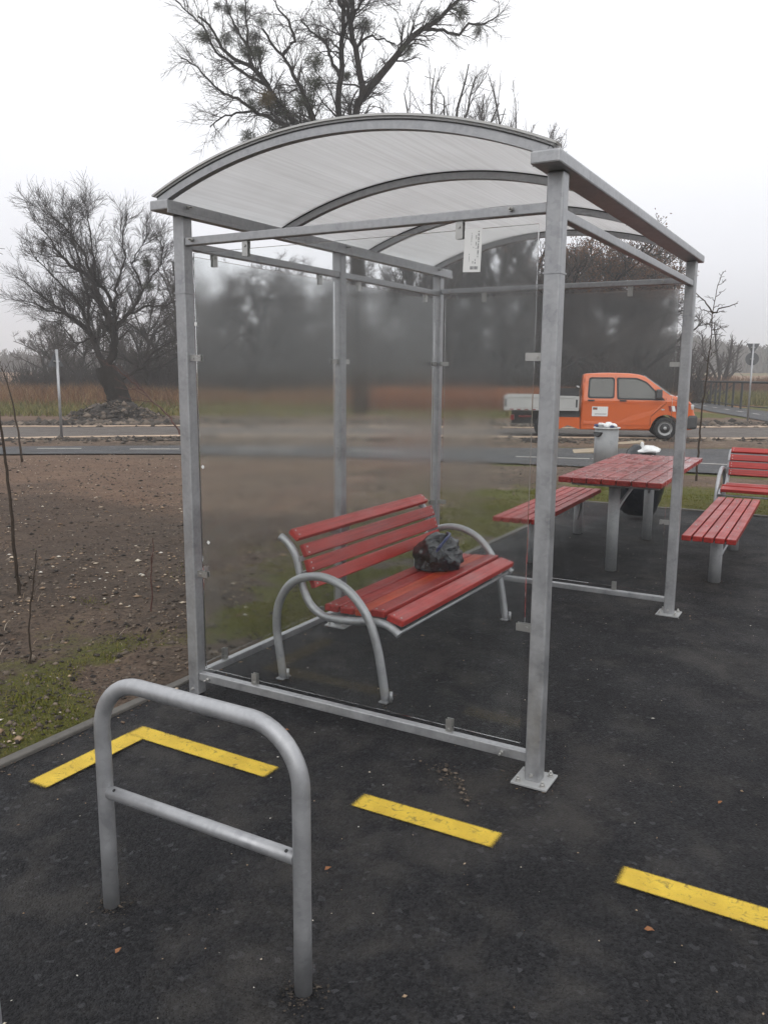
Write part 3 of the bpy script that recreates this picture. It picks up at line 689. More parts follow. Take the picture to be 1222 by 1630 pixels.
# ================================================================= PICNIC TABLE AND SEATS
def plank_top(t, n, x0, x1, y0, y1, z, th, mat, gap=.010):
    w_ = (x1-x0-gap*(n-1))/n
    for i in range(n):
        a = x0+i*(w_+gap); bm = bmesh.new(); bbox(bm, a, a+w_, y0+random.uniform(-.004, .004), y1+random.uniform(-.004, .004), z-th, z+random.uniform(-.0015, .0015), .005)
        for yy in (-.70, .71): cyl(bm, (a+w_/2, yy, z-.002), (a+w_/2, yy, z+.004), .007, 8, .005, 1)
        bmobj('plank', bm, [mat, M['clip']], t)
def picnic(name, label, cat, loc, rz, half_w, y0, y1, z, n, th, legs, lr, mat, group=None):
    t = thing(name, label, cat, loc, rz, group)
    plank_top(t, n, -half_w, half_w, y0, y1, z, th, mat)
    for ly in legs:
        bm = bmesh.new(); cyl(bm, (0, ly, .0), (0, ly, z-th-.041), lr, 22); l = bmobj('leg', bm, M['galv_dull'], t)
        bm = bmesh.new(); bbox(bm, -half_w+.05, half_w-.05, ly-.025, ly+.025, z-th-.040, z-th-.002, .003); bmobj('cross_bar', bm, M['galv_dull'], t)
    a, b = legs
    for (yy, s) in ((a, 1), (b, -1)):
        bm = bmesh.new(); tube(bm, smooth_path([(.0, yy+s*.03, z-th-.26), (.05, yy+s*.12, z-th-.14), (.10, yy+s*.30, z-th-.03)], 5), .013, 8); bmobj('brace', bm, M['galv_tube'], t)
    return t
picnic('picnic_table', 'wet red plank picnic table on two round steel legs', 'table', (1.035, 4.26, 0), R(1.4), .385, -.93, 1.20, .745, 7, .042, (-.70, .72), .044, M['wood_wet'])
picnic('picnic_bench', 'red plank seat left of the picnic table, seen through the glass', 'bench seat', (.40, 4.22, 0), R(1.8), .185, -1.16, .80, .435, 5, .038, (-.70, .70), .044, M['wood'], 'picnic bench seats beside the table')
picnic('picnic_bench', 'red plank seat right of the picnic table, wet at its far end', 'bench seat', (1.80, 4.20, 0), R(1.4), .175, -1.15, .90, .435, 5, .038, (-.60, .70), .044, M['wood'], 'picnic bench seats beside the table')

# ================================================================= BIKE HOOPS
def hoop(label, loc):
    t = thing('bike_rack', label, 'bike rack', loc, 0, 'galvanised bike hoops')
    x0, x1, rb, zt = .880, 1.560, .15, .695
    pts = [(x0, 0, -.02), (x0, 0, .2), (x0, 0, .4), (x0, 0, zt-rb)]+[(x0+rb-rb*math.cos(a), 0, zt-rb+rb*math.sin(a)) for a in [R(q) for q in range(9, 91, 9)]]
    pts += [(x0+rb+(x1-x0-2*rb)*q, 0, zt) for q in (.25, .5, .75)]
    pts += [(x1-rb+rb*math.sin(a), 0, zt-rb+rb*math.cos(a)) for a in [R(q) for q in range(0, 91, 9)]]+[(x1, 0, .4), (x1, 0, .2), (x1, 0, -.02)]
    bm = bmesh.new(); tube(bm, pts, .0225, 20); bmobj('hoop_tube', bm, M['galv_tube'], t)
    bm = bmesh.new(); tube(bm, [(x0+.018, 0, .358), (1.2, 0, .36), (x1-.018, 0, .362)], .0185, 18); cb = bmobj('cross_bar', bm, M['galv_tube'], t)
    bm = bmesh.new()
    for x, z, nx, nz, rr in ((x0+.045, .358, 0, 1, .0185), (x1-.04, .362, 0, 1, .0185), (x1-.05, zt-.046, .7, .7, .0235)):
        d = Vector((nx*.6, -.55, nz)).normalized(); p = Vector((x, 0, z))+d*(rr-.001); cyl(bm, p, p+d*.0018, .0048, 8)
    bmobj('vent_hole', bm, M['black'], t)
    return t
h1 = hoop('galvanised bike hoop with a cross bar standing in front of the shelter', (0, -1.33, 0))
h2 = copy_tree(h1); h2.location = (-.016, -2.150, 0); h2['label'] = 'galvanised bike hoop nearest the viewer, only a leg in the lower left corner'

# ================================================================= BAGS, BIN
def mat_bag(name, col, rough):
    m = MT(name); v = m.coord(); n = m.noise(v, 9, 5, .6, 1.2); m.set(**{'Base Color': m.mix(n, [q*.7 for q in col], [q*1.4 for q in col]), 'Roughness': rough}); cr = m.noise(v, 16, 2, .4, 3.0); m.bump(m.mix(.5, n, cr), .5, .02); return m.m
M['bag_black'] = mat_bag('black_film', (.012, .014, .019), .17); M['bag_blue'] = mat_bag('blue_film', (.02, .03, .10), .35); M['bag_white'] = mat_bag('white_film', (.70, .70, .70), .4)
def blob(bm, c, s, seed, amp=.22, n=4, flat=0., mi=0):
    r = bmesh.ops.create_icosphere(bm, subdivisions=n, radius=1)
    vs = r['verts']
    rg = np.random.default_rng(seed); K = rg.normal(size=(9, 3))*2.3; PH = rg.uniform(0, 6, 9)
    for v in vs:
        p = np.array(v.co); d = sum(math.sin(K[i].dot(p)+PH[i]) for i in range(9))/9
        rid = sum(abs(math.sin(K[i].dot(p)*2.1+PH[i])) for i in range(4))/4
        q = p*(1+amp*d-amp*.35*rid)
        if q[2] < -1+flat: q[2] = -1+flat+(q[2]+1-flat)*.1
        v.co = (c[0]+q[0]*s[0], c[1]+q[1]*s[1], c[2]+q[2]*s[2])
    for f in {f for v in vs for f in v.link_faces}: f.smooth = True; f.material_index = mi
t = thing('bag', 'crumpled black plastic bag lying on the red bench seat', 'bag', (.60, 1.40, .412), R(20))
from mathutils import noise as mn
def film_bag(bm, c, sx, sy, sz, seed):
    """thin film thrown into creases: sharp ridges over a sagging body with a gathered neck"""
    vs = bmesh.ops.create_icosphere(bm, subdivisions=6, radius=1)['verts']
    for v in vs:
        p = v.co.copy(); q = p*1.15+Vector((seed, seed*.7, 0))
        r1 = 1-abs(mn.noise(q*1.3))*2; r2 = 1-abs(mn.noise(q*2.9+Vector((3, 1, 7))))*2; r3 = 1-abs(mn.noise(q*6.5+Vector((9, 4, 2))))*2
        d = .92+.42*mn.noise(q*.8+Vector((5, 2, 8)))+.16*r1+.055*r2+.012*r3
        neck = max(0, p.y*-.75+p.z*.65-.72)*1.5
        w_ = p*d*(1-neck*.55); w_.y -= neck*.30; w_.z += neck*.38
        if w_.z < -.62: w_.z = -.62+(w_.z+.62)*.08
        v.co = (c[0]+w_.x*sx, c[1]+w_.y*sy, c[2]+w_.z*sz)
    for f in bm.faces: f.smooth = True
bm = bmesh.new(); film_bag(bm, (0, 0, .074), .135, .175, .112, 6.1); bmobj('bag_body', bm, M['bag_black'], t)
bm = bmesh.new(); tube(bm, smooth_path([(-.05, -.13, .05), (.02, -.155, .16), (.06, -.06, .205), (.04, .05, .19), (.10, .10, .10)], 5), [.006+.004*math.sin(i) ** 2 for i in range(21)], 7); bmobj('handle', bm, M['bag_blue'], t, True)
t = thing('refuse_sack', 'large black refuse sack with a white bag on top behind the table', 'bag', (.66, 6.12, .0), R(10))
bm = bmesh.new(); blob(bm, (0, 0, .38), (.30, .27, .40), 11, .30, 4, .15); bmobj('sack_body', bm, M['bag_black'], t)
bm = bmesh.new(); blob(bm, (.09, -.06, .735), (.13, .11, .05), 5, .6, 4, 0); blob(bm, (.02, -.07, .785), (.022, .02, .045), 9, .4, 2, 0); bmobj('white_bag', bm, M['bag_white'], t)
bx, by = -1.0, 11.07; bz = float(H(bx, by))
t = thing('litter_bin', 'round galvanised litter bin heaped with white and blue rubbish', 'litter bin', (bx, by, bz), YAW)
bm = bmesh.new(); cyl(bm, (0, 0, .10), (0, 0, .74), .195, 36); bmobj('drum', bm, M['galv_dull'], t)
bm = bmesh.new()
for i in range(36):
    a, b = 2*math.pi*i/36, 2*math.pi*(i+1)/36; q = [bm.verts.new((math.cos(x)*r_, math.sin(x)*r_, z)) for x, r_, z in ((a, .195, .74), (b, .195, .74), (b, .222, .752), (a, .222, .752))]; bm.faces.new(q)
    q = [bm.verts.new((math.cos(x)*r_, math.sin(x)*r_, z)) for x, r_, z in ((a, .222, .752), (b, .222, .752), (b, .222, .764), (a, .222, .764))]; bm.faces.new(q)
    q = [bm.verts.new((math.cos(x)*r_, math.sin(x)*r_, z)) for x, r_, z in ((a, .222, .764), (b, .222, .764), (b, .18, .762), (a, .18, .762))]; bm.faces.new(q)
bmobj('rim', bm, M['bag_white'], t)
bm = bmesh.new()
pp = [(-.085, .69)]+[(.085*math.cos(R(q)), .69+.085*math.sin(R(q))) for q in range(180, 361, 15)]
ring0 = [bm.verts.new((x, -math.sqrt(.197**2-x*x)-.002, z)) for x, z in pp]; ring1 = [bm.verts.new((x*.9, -math.sqrt(.197**2-x*x)-.045, .69+(z-.69)*.9)) for x, z in pp]
bm.faces.new(ring1)
for i in range(len(pp)): j = (i+1) % len(pp); bm.faces.new((ring0[i], ring0[j], ring1[j], ring1[i]))
bmobj('ash_pocket', bm, M['dark'], t)
bm = bmesh.new()
for a in range(3): cyl(bm, (.12*math.cos(a*2.1), .12*math.sin(a*2.1), -.02), (.12*math.cos(a*2.1), .12*math.sin(a*2.1), .12), .018, 8)
bmobj('stand', bm, M['galv_tube'], t)
for i, (x, y, z, s, mt) in enumerate(((-.08, -.04, .79, .075, 'bag_white'), (.08, -.06, .785, .07, 'bag_white'), (.0, .05, .80, .08, 'bag_white'), (.165, -.05, .785, .04, 'bag_blue'), (-.14, -.10, .79, .045, 'bag_blue'), (-.02, -.10, .815, .04, 'bag_white'), (.10, .05, .80, .06, 'bag_white'))):
    o = tag(bmobj('rubbish_bag', (lambda b: (blob(b, (0, 0, 0), (s*1.1, s, s*.7), 20+i, .5, 3, 0), b)[1])(bmesh.new()), M[mt], None), None, None)
    o.parent = t; o.location = (x, y, z)
for i, (x, y, sx, sy, rz, lab) in enumerate(((-2.55, 15.4, .30, .17, .4, 'crumpled beige cardboard scrap lying left of the litter bin'), (-2.3, 18.0, .42, .11, .5, 'long beige board lying on the verge behind the litter bin'))):
    bm = bmesh.new(); bbox(bm, -sx, sx, -sy, sy, .0, .035, .004, M=Matrix.Rotation(R(8), 4, 'X') @ Matrix.Rotation(R(-5), 4, 'Y'))
    tag(bmobj('cardboard' if i == 0 else 'board', bm, plain('beige_board', (.33, .265, .19), .85), None, loc=(x, y, float(H(x, y))+.02), rotz=rz), lab, 'litter')

# ================================================================= TRUCK
M['orange'] = plain('orange_car_paint', (.58, .105, .013), .30, 0, .05, 2, **{'Coat Weight': .6, 'Coat Roughness': .12})
M['pane'] = plain('fogged_car_glass', (.095, .095, .09), .10, 0, .25, 2); M['tyre'] = plain('tyre_rubber', (.018, .018, .019), .8)
M['rim'] = plain('steel_rim', (.40, .40, .40), .4, .5, .1); M['red_lamp'] = plain('red_lamp', (.20, .014, .012), .3); M['lamp_glass'] = plain('lamp_glass', (.6, .6, .6), .1, .3)
M['grey_plastic'] = plain('grey_bumper', (.055, .056, .058), .6)
truck = thing('crew_cab_truck', 'orange crew cab flatbed truck parked on the far road', 'truck', (-2.07, 20.93, -.23), R(18))
HWD = .82
def yw(z): return HWD-(.0 if z < 1.02 else (z-1.02)*.20)
def rounded(pts, r, n=4):
    out = []; m = len(pts)
    for i in range(m):
        a, b, c = (Vector(pts[i-1][:2]), Vector(pts[i][:2]), Vector(pts[(i+1) % m][:2])); rr = pts[i][2] if len(pts[i]) > 2 else r
        u = (a-b); v = (c-b); q = min(rr, u.length*.45, v.length*.45)
        if q < 1e-4: out.append((b.x, b.y)); continue
        p0 = b+u.normalized()*q; p1 = b+v.normalized()*q
        for k in range(n+1):
            t = k/n; p = p0*(1-t)**2+b*2*t*(1-t)+p1*t*t; out.append((p.x, p.y))
    return out
def side_panel(name, pts, mat, parent, off, th=.02, r=.03, right=True, both=False):
    """a plate that follows the side of the cab, standing off its face"""
    o = None
    for s in ((-1, 1) if both else (-1,)):
        bm = bmesh.new(); P = rounded(pts, r)
        A = [bm.verts.new((x, s*(yw(z)+off-th), z)) for x, z in P]; B = [bm.verts.new((x, s*(yw(z)+off), z)) for x, z in P]
        bm.faces.new(B); n = len(P)
        for i in range(n): bm.faces.new((A[i], A[(i+1) % n], B[(i+1) % n], B[i]))
        o2 = bmobj(name, bm, mat, parent); o = o or o2
    return o
arch = [(.375*math.cos(a), .29+.375*math.sin(a), 0) for a in [R(q) for q in range(-8, 189, 12)]]
cab = [(-2.23, .225, .03), (-2.23, 1.0, .02), (-2.19, 1.735, .09), (-1.6, 1.77, .2), (-.95, 1.755, .2), (-.62, 1.705, .12), (.10, 1.185, .05), (.32, 1.13, .1), (.60, 1.03, .12), (.70, .90, .08), (.74, .70, .05), (.79, .62, .05), (.79, .36, .06), (.72, .27, .05), (.40, .24, .0)]+arch[1:-1]+[(-.40, .225, .0)]
def build_cab():
    P = rounded(cab, .03, 4); n = len(P); bm = bmesh.new(); c = Vector((-.7, .9))
    def ring(s, dy, sh):
        out = []
        for x, z in P:
            v = Vector((x, z)); d = c-v; q = v+d.normalized()*min(sh, d.length*.5)
            if (x*x+(z-.29)**2) < .40**2: q = v
            nose = 0
            out.append(bm.verts.new((q.x, s*(HWD-dy), q.y)))
        return out
    rings = [ring(-1, .0, .075), ring(-1, .012, .035), ring(-1, .05, .008), ring(-1, .12, 0), ring(1, .12, 0), ring(1, .05, .008), ring(1, .012, .035), ring(1, .0, .075)]
    for a, b in zip(rings[:-1], rings[1:]):
        for i in range(n):
            f = bm.faces.new((a[i], a[(i+1) % n], b[(i+1) % n], b[i])); f.smooth = True
    for rg in (rings[0], rings[-1]):
        f = bm.faces.new(rg)
    for co, no in [((0, 0, 1.02), (0, 0, 1))]+[((q, 0, 0), (1, 0, 0)) for q in (.1, .25, .4, .52, .64)]:
        bmesh.ops.bisect_plane(bm, geom=bm.verts[:]+bm.edges[:]+bm.faces[:], plane_co=co, plane_no=no)
    for v in bm.verts:
        v.co.y *= (yw(v.co.z)-max(0, v.co.x-.1)**2*.30)/HWD
    bmesh.ops.triangulate(bm, faces=[f for f in bm.faces if len(f.verts) > 4])
    return bmobj('cab', bm, M['orange'], truck)
cabo = build_cab()
d_r = side_panel('door', [(-2.13, .40), (-2.13, 1.62, .1), (-1.36, 1.64, .03), (-1.36, .40)], M['orange'], truck, .006, .02, .06)
d_f = side_panel('door', [(-1.345, .36), (-1.345, 1.645, .03), (-.70, 1.635, .12), (-.03, 1.10, .1), (-.03, .98, .1), (-.41, .62, .1), (-.41, .36, .1)], M['orange'], truck, .006, .02, .05)
side_panel('window', [(-2.015, 1.125), (-1.995, 1.60), (-1.40, 1.60), (-1.395, 1.125)], M['pane'], d_r, .011, .004, .07)
side_panel('window_seal', [(-2.06, 1.08), (-2.04, 1.645), (-1.36, 1.645), (-1.355, 1.08)], M['black'], d_r, .0085, .004, .08)
side_panel('window', [(-1.235, 1.10), (-1.265, 1.60), (-.80, 1.59, .05), (-.56, 1.495, .05), (-.14, 1.09, .03)], M['pane'], d_f, .011, .004, .06)
side_panel('window_seal', [(-1.285, 1.055), (-1.315, 1.645), (-.785, 1.635, .05), (-.53, 1.53, .05), (-.04, 1.045, .03)], M['black'], d_f, .0085, .004, .06)
for d, x in ((d_r, -2.05), (d_f, -1.22)): side_panel('handle', [(x, 1.005), (x, 1.045), (x+.18, 1.045), (x+.18, 1.005)], M['black'], d, .03, .028, .015)
for x0_, z0_, z1_ in ((-1.352, .36, 1.66), (-2.155, .40, 1.60)): side_panel('door_gap', [(x0_-.006, z0_), (x0_-.006, z1_), (x0_+.006, z1_), (x0_+.006, z0_)], M['black'], truck, .0035, .01, .002)
side_panel('door_gap', [(-.022, 1.10), (-.010, 1.10), (-.010, .965), (-.395, .60), (-.395, .36), (-.407, .36), (-.407, .605), (-.022, .97)], M['black'], truck, .0035, .01, .002)
side_panel('bonnet_gap', [(.10, 1.085), (.10, 1.095), (.68, .925), (.68, .915)], M['black'], truck, .004, .01, .001)
side_panel('sill_trim', [(-2.22, .375), (-2.22, .395), (-.42, .395), (-.42, .375)], M['orange'], truck, .016, .02, .005)
side_panel('waist_crease', [(-2.21, .955), (-2.21, .968), (.1, .968), (.1, .955)], M['orange'], truck, .012, .02, .003)
side_panel('side_lamp', [(-.13, .785), (-.13, .82), (-.05, .82), (-.05, .785)], M['lamp_glass'], truck, .012, .014, .01)
o = side_panel('company_sign', [(-1.93, .60), (-1.93, .86), (-1.51, .86), (-1.51, .60)], M['paper'], d_r, .0105, .004, .01)
side_panel('sign_emblem', [(-1.905, .775), (-1.905, .835), (-1.79, .835), (-1.79, .775)], M['dark'], d_r, .0125, .003, .004)
side_panel('sign_emblem_band', [(-1.90, .79), (-1.90, .81), (-1.795, .81), (-1.795, .79)], plain('emblem_orange', (.45, .10, .02), .5), d_r, .0135, .002, .002)
bm = bmesh.new()
for i in range(9):
    x = -1.85+i*.034
    bbox(bm, x, x+.024, -(HWD+.0132), -(HWD+.010), .652, .670)
bmobj('sign_lettering', bm, M['ink'], d_r)
# mirror, windscreen, bonnet, lamps, bumper
bm = bmesh.new(); bbox(bm, -.30, -.14, -.99, -.83, 1.09, 1.34, .035, seg=3); bmobj('mirror', bm, M['grey_plastic'], truck)
bm = bmesh.new(); A = [(-.60, 1.70), (.085, 1.205)]; off = (.006, .012)
f = [bm.verts.new((x+off[0], y, z+off[1])) for x, z, y in ((A[0][0], A[0][1], -.60), (A[1][0], A[1][1], -.77), (A[1][0], A[1][1], .77), (A[0][0], A[0][1], .60))]
g = [bm.verts.new(v.co+Vector((-.02, 0, -.03))) for v in f]
bm.faces.new(f); bm.faces.new(g)
for i in range(4): bm.faces.new((f[i], f[(i+1) % 4], g[(i+1) % 4], g[i]))
bmobj('windscreen', bm, plain('windscreen_glass', (.30, .31, .31), .15, 0, .1), truck)
for s in (-1, 1):
    bm = bmesh.new(); v0 = s*.72; bbox(bm, .61, .715, min(s*.45, s*.735), max(s*.45, s*.735), .80, .94, .03, seg=2); bmobj('headlight', bm, M['lamp_glass'], truck)
bm = bmesh.new(); bbox(bm, .55, .815, -.78, .78, .29, .655, .06, seg=3); bbox(bm, .40, .62, -.815, -.74, .30, .60, .03); bbox(bm, .40, .62, .74, .815, .30, .60, .03); bmobj('bumper', bm, M['grey_plastic'], truck)
def hazard(parent, cx, cz, s, tilt):
    """red and white warning film"""
    for i in range(4):
        x = cx-s+i*s*.5
        side_panel('warning_stripe', [(x, cz-s*.45), (x-s*.25, cz+s*.45), (x+s*.25, cz+s*.45), (x+s*.5, cz-s*.45)], M['paper'] if i % 2 else M['red_lamp'], parent, .013-.00, .012, .003)
hazard(truck, .24, .83, .16, 0); 
bm = bmesh.new()
for i in range(5):
    x = .13+i*.07; z = 1.178-(x-.1)*.2
    bbox(bm, x, x+.055, -.60, -.15, z-.02, z+.012, 0, i % 2)
bmobj('bonnet_stripes', bm, [M['paper'], M['red_lamp']], truck)
# wheels
def wheel(x, y, s):
    bm = bmesh.new(); r0 = .30
    prof = [(.19, -.095), (.275, -.10), (r0, -.07), (r0, .07), (.275, .10), (.19, .095)]; n = 32; rg = []
    for i in range(n):
        a = 2*math.pi*i/n; rg.append([bm.verts.new((x+math.cos(a)*rr, y+yy, .30+math.sin(a)*rr)) for rr, yy in prof])
    for i in range(n):
        for k in range(5):
            f = bm.faces.new((rg[i][k], rg[(i+1) % n][k], rg[(i+1) % n][k+1], rg[i][k+1])); f.smooth = True
    wl = bmobj('wheel', bm, M['tyre'], truck)
    bm = bmesh.new(); yo = y+s*.07; prof = [(.192, .02), (.175, .012), (.168, -.02), (.135, -.03), (.125, -.012), (.06, -.012), (.045, .012), (.0, .012)]
    rg = []
    for i in range(n):
        a = 2*math.pi*i/n; rg.append([bm.verts.new((x+math.cos(a)*rr, yo+s*yy, .30+math.sin(a)*rr)) for rr, yy in prof])
    for i in range(n):
        for k in range(len(prof)-1):
            f = bm.faces.new((rg[i][k], rg[(i+1) % n][k], rg[(i+1) % n][k+1], rg[i][k+1])); f.material_index = 1 if k in (3, 4, 5) else 0
    bmesh.ops.remove_doubles(bm, verts=bm.verts, dist=1e-5)
    bmobj('rim', bm, [M['rim'], M['dark']], wl, True)
for x in (0, -3.17):
    for s in (-1, 1): wheel(x, s*.70, s)
# bed
bm = bmesh.new(); bbox(bm, -4.27, -2.34, -.90, .90, .74, .79); bmobj('bed_floor', bm, M['dark'], truck)
for s in (-1, 1):
    y0, y1 = (-.925, -.895) if s < 0 else (.895, .925)
    bm = bmesh.new(); bbox(bm, -4.29, -2.28, y0, y1, .745, 1.125); ds = bmobj('dropside', bm, M['alu'], truck)
    yo0, yo1 = (y0-.016, y0-.001) if s < 0 else (y1+.001, y1+.016)
    for (a, b, c, d) in ((-4.285, -2.285, 1.075, 1.13), (-4.285, -2.285, .735, .79), (-4.285, -4.20, .79, 1.075), (-2.40, -2.285, .79, 1.075), (-4.19, -2.41, .815, .835)):
        bm = bmesh.new(); bbox(bm, a, b, yo0, yo1, c+.001, d-.001, .003); bmobj('frame_bar', bm, M['alu'], ds)
    for x in (-4.25, -2.345): bm = bmesh.new(); bbox(bm, x-.022, x+.022, min(yo0, yo1)-.003, max(yo0, yo1)+.002, .83, 1.04); bmobj('latch_slot', bm, M['dark'], ds)
bm = bmesh.new(); bbox(bm, -4.30, -4.27, -.89, .89, .745, 1.12); bmobj('tailgate', bm, M['alu'], truck)
bm = bmesh.new()
for y in (-.85, 0, .85): bbox(bm, -2.33, -2.29, y-.02, y+.02, .80, 1.36)
bbox(bm, -2.325, -2.295, -.83, .83, 1.13, 1.33); hb = bmobj('headboard', bm, M['dark'], truck)
bm = bmesh.new(); bbox(bm, -2.335, -2.285, -.88, .88, 1.362, 1.39); bmobj('top_rail', bm, M['alu'], hb)
bm = bmesh.new(); bbox(bm, -2.85, -2.31, -.84, -.80, 1.14, 1.33); bbox(bm, -2.85, -2.31, -.846, -.796, 1.332, 1.35); bmobj('tool_rack', bm, M['dark'], hb)
bm = bmesh.new(); bbox(bm, -4.1, -2.25, -.55, .55, .35, .735); bbox(bm, -2.80, -2.26, -.80, -.76, .56, .735); bmobj('chassis', bm, M['dark'], truck)
bm = bmesh.new(); P = [(-2.24, .235), (-2.24, .56), (-2.86, .56), (-2.84, .20), (-2.72, .26), (-2.55, .34)]
A = [bm.verts.new((x, -.80, z)) for x, z in P]; B = [bm.verts.new((x, -.70, z)) for x, z in P]; bm.faces.new(A); bm.faces.new(B)
for i in range(6): bm.faces.new((A[i], A[(i+1) % 6], B[(i+1) % 6], B[i]))
bmobj('side_skirt', bm, M['orange'], truck)
bm = bmesh.new(); bbox(bm, -4.12, -4.02, -.78, -.55, .46, .60, .01); bbox(bm, -3.90, -3.55, -.76, -.70, .54, .585, .01); bmobj('rear_light', bm, M['red_lamp'], truck)
bm = bmesh.new()
for i in range(4): bbox(bm, -4.14+i*.2, -4.03+i*.2, -.944, -.942, .748, .772)
bmobj('reflector_strip', bm, M['red_lamp'], truck)

# ================================================================= SIGNS, RAILING
M['sign_back'] = plain('grey_sign_back', (.12, .125, .13), .55, .3, .1); M['iron'] = plain('dark_green_iron', (.025, .030, .030), .55)
def sign(label, base, zt, kind, rz):
    x, y = base; z = float(H(x, y)); t = thing('road_sign', label, 'road sign', (x, y, z), rz, 'road signs seen from behind')
    bm = bmesh.new(); cyl(bm, (0, 0, -.05), (0, 0, zt), .034, 12); bmobj('post', bm, M['galv_tube'], t)
    for (k, zc, s, yy) in kind:
        bm = bmesh.new()
        if k == 'disc': P = [(s*math.cos(2*math.pi*i/28), zc+s*math.sin(2*math.pi*i/28)) for i in range(28)]
        else:
            q = 1 if k == 'up' else -1; P = rounded([(-s, zc-q*s*.58), (s, zc-q*s*.58), (0, zc+q*s*1.15)], s*.12, 4)
        A = [bm.verts.new((a, yy-.004, b)) for a, b in P]; B = [bm.verts.new((a, yy+.004, b)) for a, b in P]; bm.faces.new(A); bm.faces.new(B)
        for i in range(len(P)): bm.faces.new((A[i], A[(i+1) % len(P)], B[(i+1) % len(P)], B[i]))
        bo = bmobj('sign_plate', bm, M['sign_back'], t)
        bm = bmesh.new(); bbox(bm, -.07, .07, min(0, yy)+.004 if yy > 0 else yy+.005, (yy-.005) if yy > 0 else 0.03, zc-.015, zc+.015); bmobj('clip', bm, M['clip'], bo)
    return t
sign('grey back of a triangular road sign above a round one beside the far path', (-.98, 31.23), 2.88, [('down', 2.74, .235, .06), ('disc', 2.31, .24, .06)], R(18))
sign('thin grey post with a triangular sign seen almost edge on beside the left bike path', (-14.82, 11.27), 2.25, [('up', 1.96, .22, .06)], R(84))
x, y = -10.5, 55.0
t = thing('marker_post', 'thin grey post far behind the cab of the orange truck', 'post', (x, y, float(H(x, y))), 0)
bm = bmesh.new(); cyl(bm, (0, 0, 0), (0, 0, 3.6), .07, 8); bmobj('pole', bm, M['galv_tube'], t)
bm = bmesh.new(); bbox(bm, -.1, .1, -.08, .08, 3.6, 3.72); bmobj('cap', bm, M['dark'], t)
rl = thing('railing', 'dark iron bridge railing beside the far path', 'railing', (0, 0, 0))
RP = [(-7.4, 58), (-6.2, 53.5), (-4.96, 48.91), (-4.56, 48.06), (-4.18, 46.9), (-3.65, 45.5), (-3.15, 44.2), (-2.55, 42.5), (-.9, 40.2), (.6, 38.1), (2.2, 36), (4, 33.8)]
bm = bmesh.new(); tube(bm, [(a, b, float(H(a, b))+1.27+.01*i) for i, (a, b) in enumerate(RP)], .055, 8); bmobj('top_rail', bm, M['iron'], rl)
bm = bmesh.new(); tube(bm, [(a, b, float(H(a, b))+.16) for i, (a, b) in enumerate(RP)], .03, 6); bmobj('lower_rail', bm, M['iron'], rl)
for i, (a, b) in enumerate(RP):
    bm = bmesh.new(); bbox(bm, a-.05, a+.05, b-.05, b+.05, float(H(a, b))-.05, float(H(a, b))+1.25+.01*i); bmobj('baluster', bm, M['iron'], rl)

# ================================================================= TREES
def tree_obj(name, label, cat, loc, trunk, crown, bark, twig, group=None, rz=0, twk=3):
    t = thing(name, label, cat, loc, rz, group)
    V, F = tubes(trunk, 8); npmesh('trunk', V, F, bark, t, True)
    V, F = tubes(crown, twk); npmesh('crown', V, F, twig, t, True)
    return t
rng = np.random.default_rng(3)
T1 = [[(0.02, -.15), (-0.02, 0.09), (-0.14, 0.69), (-0.3, 1.28), (-0.53, 2.03)], [(-0.53, 2.03), (-0.98, 2.76), (-1.4, 3.35), (-1.83, 3.78), (-2.62, 4.28), (-3.34, 4.64), (-3.91, 5.07), (-4.61, 5.57), (-5.03, 5.92)], [(-1.4, 3.35), (-1.87, 4.36), (-2.35, 5.08), (-2.91, 5.65), (-3.54, 6.22), (-4.08, 6.85), (-4.36, 7.06)], [(-1.83, 3.78), (-2.69, 4.36), (-3.5, 4.5), (-4.0, 4.78), (-4.73, 4.99)], [(-0.53, 2.03), (-0.32, 2.47), (-0.07, 3.13), (-0.07, 3.72), (-0.23, 4.3), (-0.57, 4.95), (-0.99, 5.59), (-1.26, 6.02), (-1.69, 6.3), (-2.26, 6.65), (-2.73, 7.29), (-3.29, 7.77), (-3.7, 8.19)], [(-0.07, 3.72), (-0.15, 4.59), (-0.22, 5.31), (-0.42, 5.88), (-0.8, 6.31), (-0.99, 6.94), (-1.26, 7.44), (-1.67, 8.0), (-2.0, 8.48), (-2.85, 9.03)], [(-0.15, 4.59), (-0.17, 5.53), (0.09, 6.53), (0.08, 7.09), (-0.07, 7.65), (0.03, 8.36), (0.18, 9.12)], [(-0.98, 2.76), (-1.13, 3.49), (-1.1, 4.15), (-1.17, 4.87), (-1.47, 5.52), (-1.46, 6.3), (-1.65, 7.01), (-1.88, 8.13), (-2.13, 8.76)], [(-1.04, 5.95), (-0.96, 6.8), (-1.1, 7.65), (-1.13, 8.35), (-1.39, 9.04), (-1.42, 9.73)], [(-0.04, 3.72), (0.28, 4.23), (0.61, 4.81), (0.78, 5.39), (0.59, 6.17), (0.39, 6.53), (0.71, 7.1), (1.33, 8.01)], [(-0.07, 3.13), (0.56, 3.72), (1.33, 4.24), (1.93, 4.31), (2.53, 4.68)], [(0.61, 4.81), (0.92, 5.25), (1.4, 5.96), (2.01, 6.54), (2.19, 7.53)], [(-0.29, 1.58), (0.87, 2.26), (1.2, 3.0), (1.89, 3.37), (2.43, 3.73)], [(-0.98, 2.76), (-1.89, 2.53), (-2.6, 3.26), (-3.18, 3.63), (-3.91, 3.84)]]
rr1 = [(.62, .46), (.27, .05), (.15, .04), (.10, .03), (.36, .05), (.20, .04), (.13, .04), (.14, .04), (.10, .03), (.15, .04), (.15, .04), (.09, .03), (.14, .04), (.09, .03)]
T1 = [[(a*(.86 if a < 0 else 1.0) if z > 2.1 else a, z*.94) for a, z in l] for l in T1]
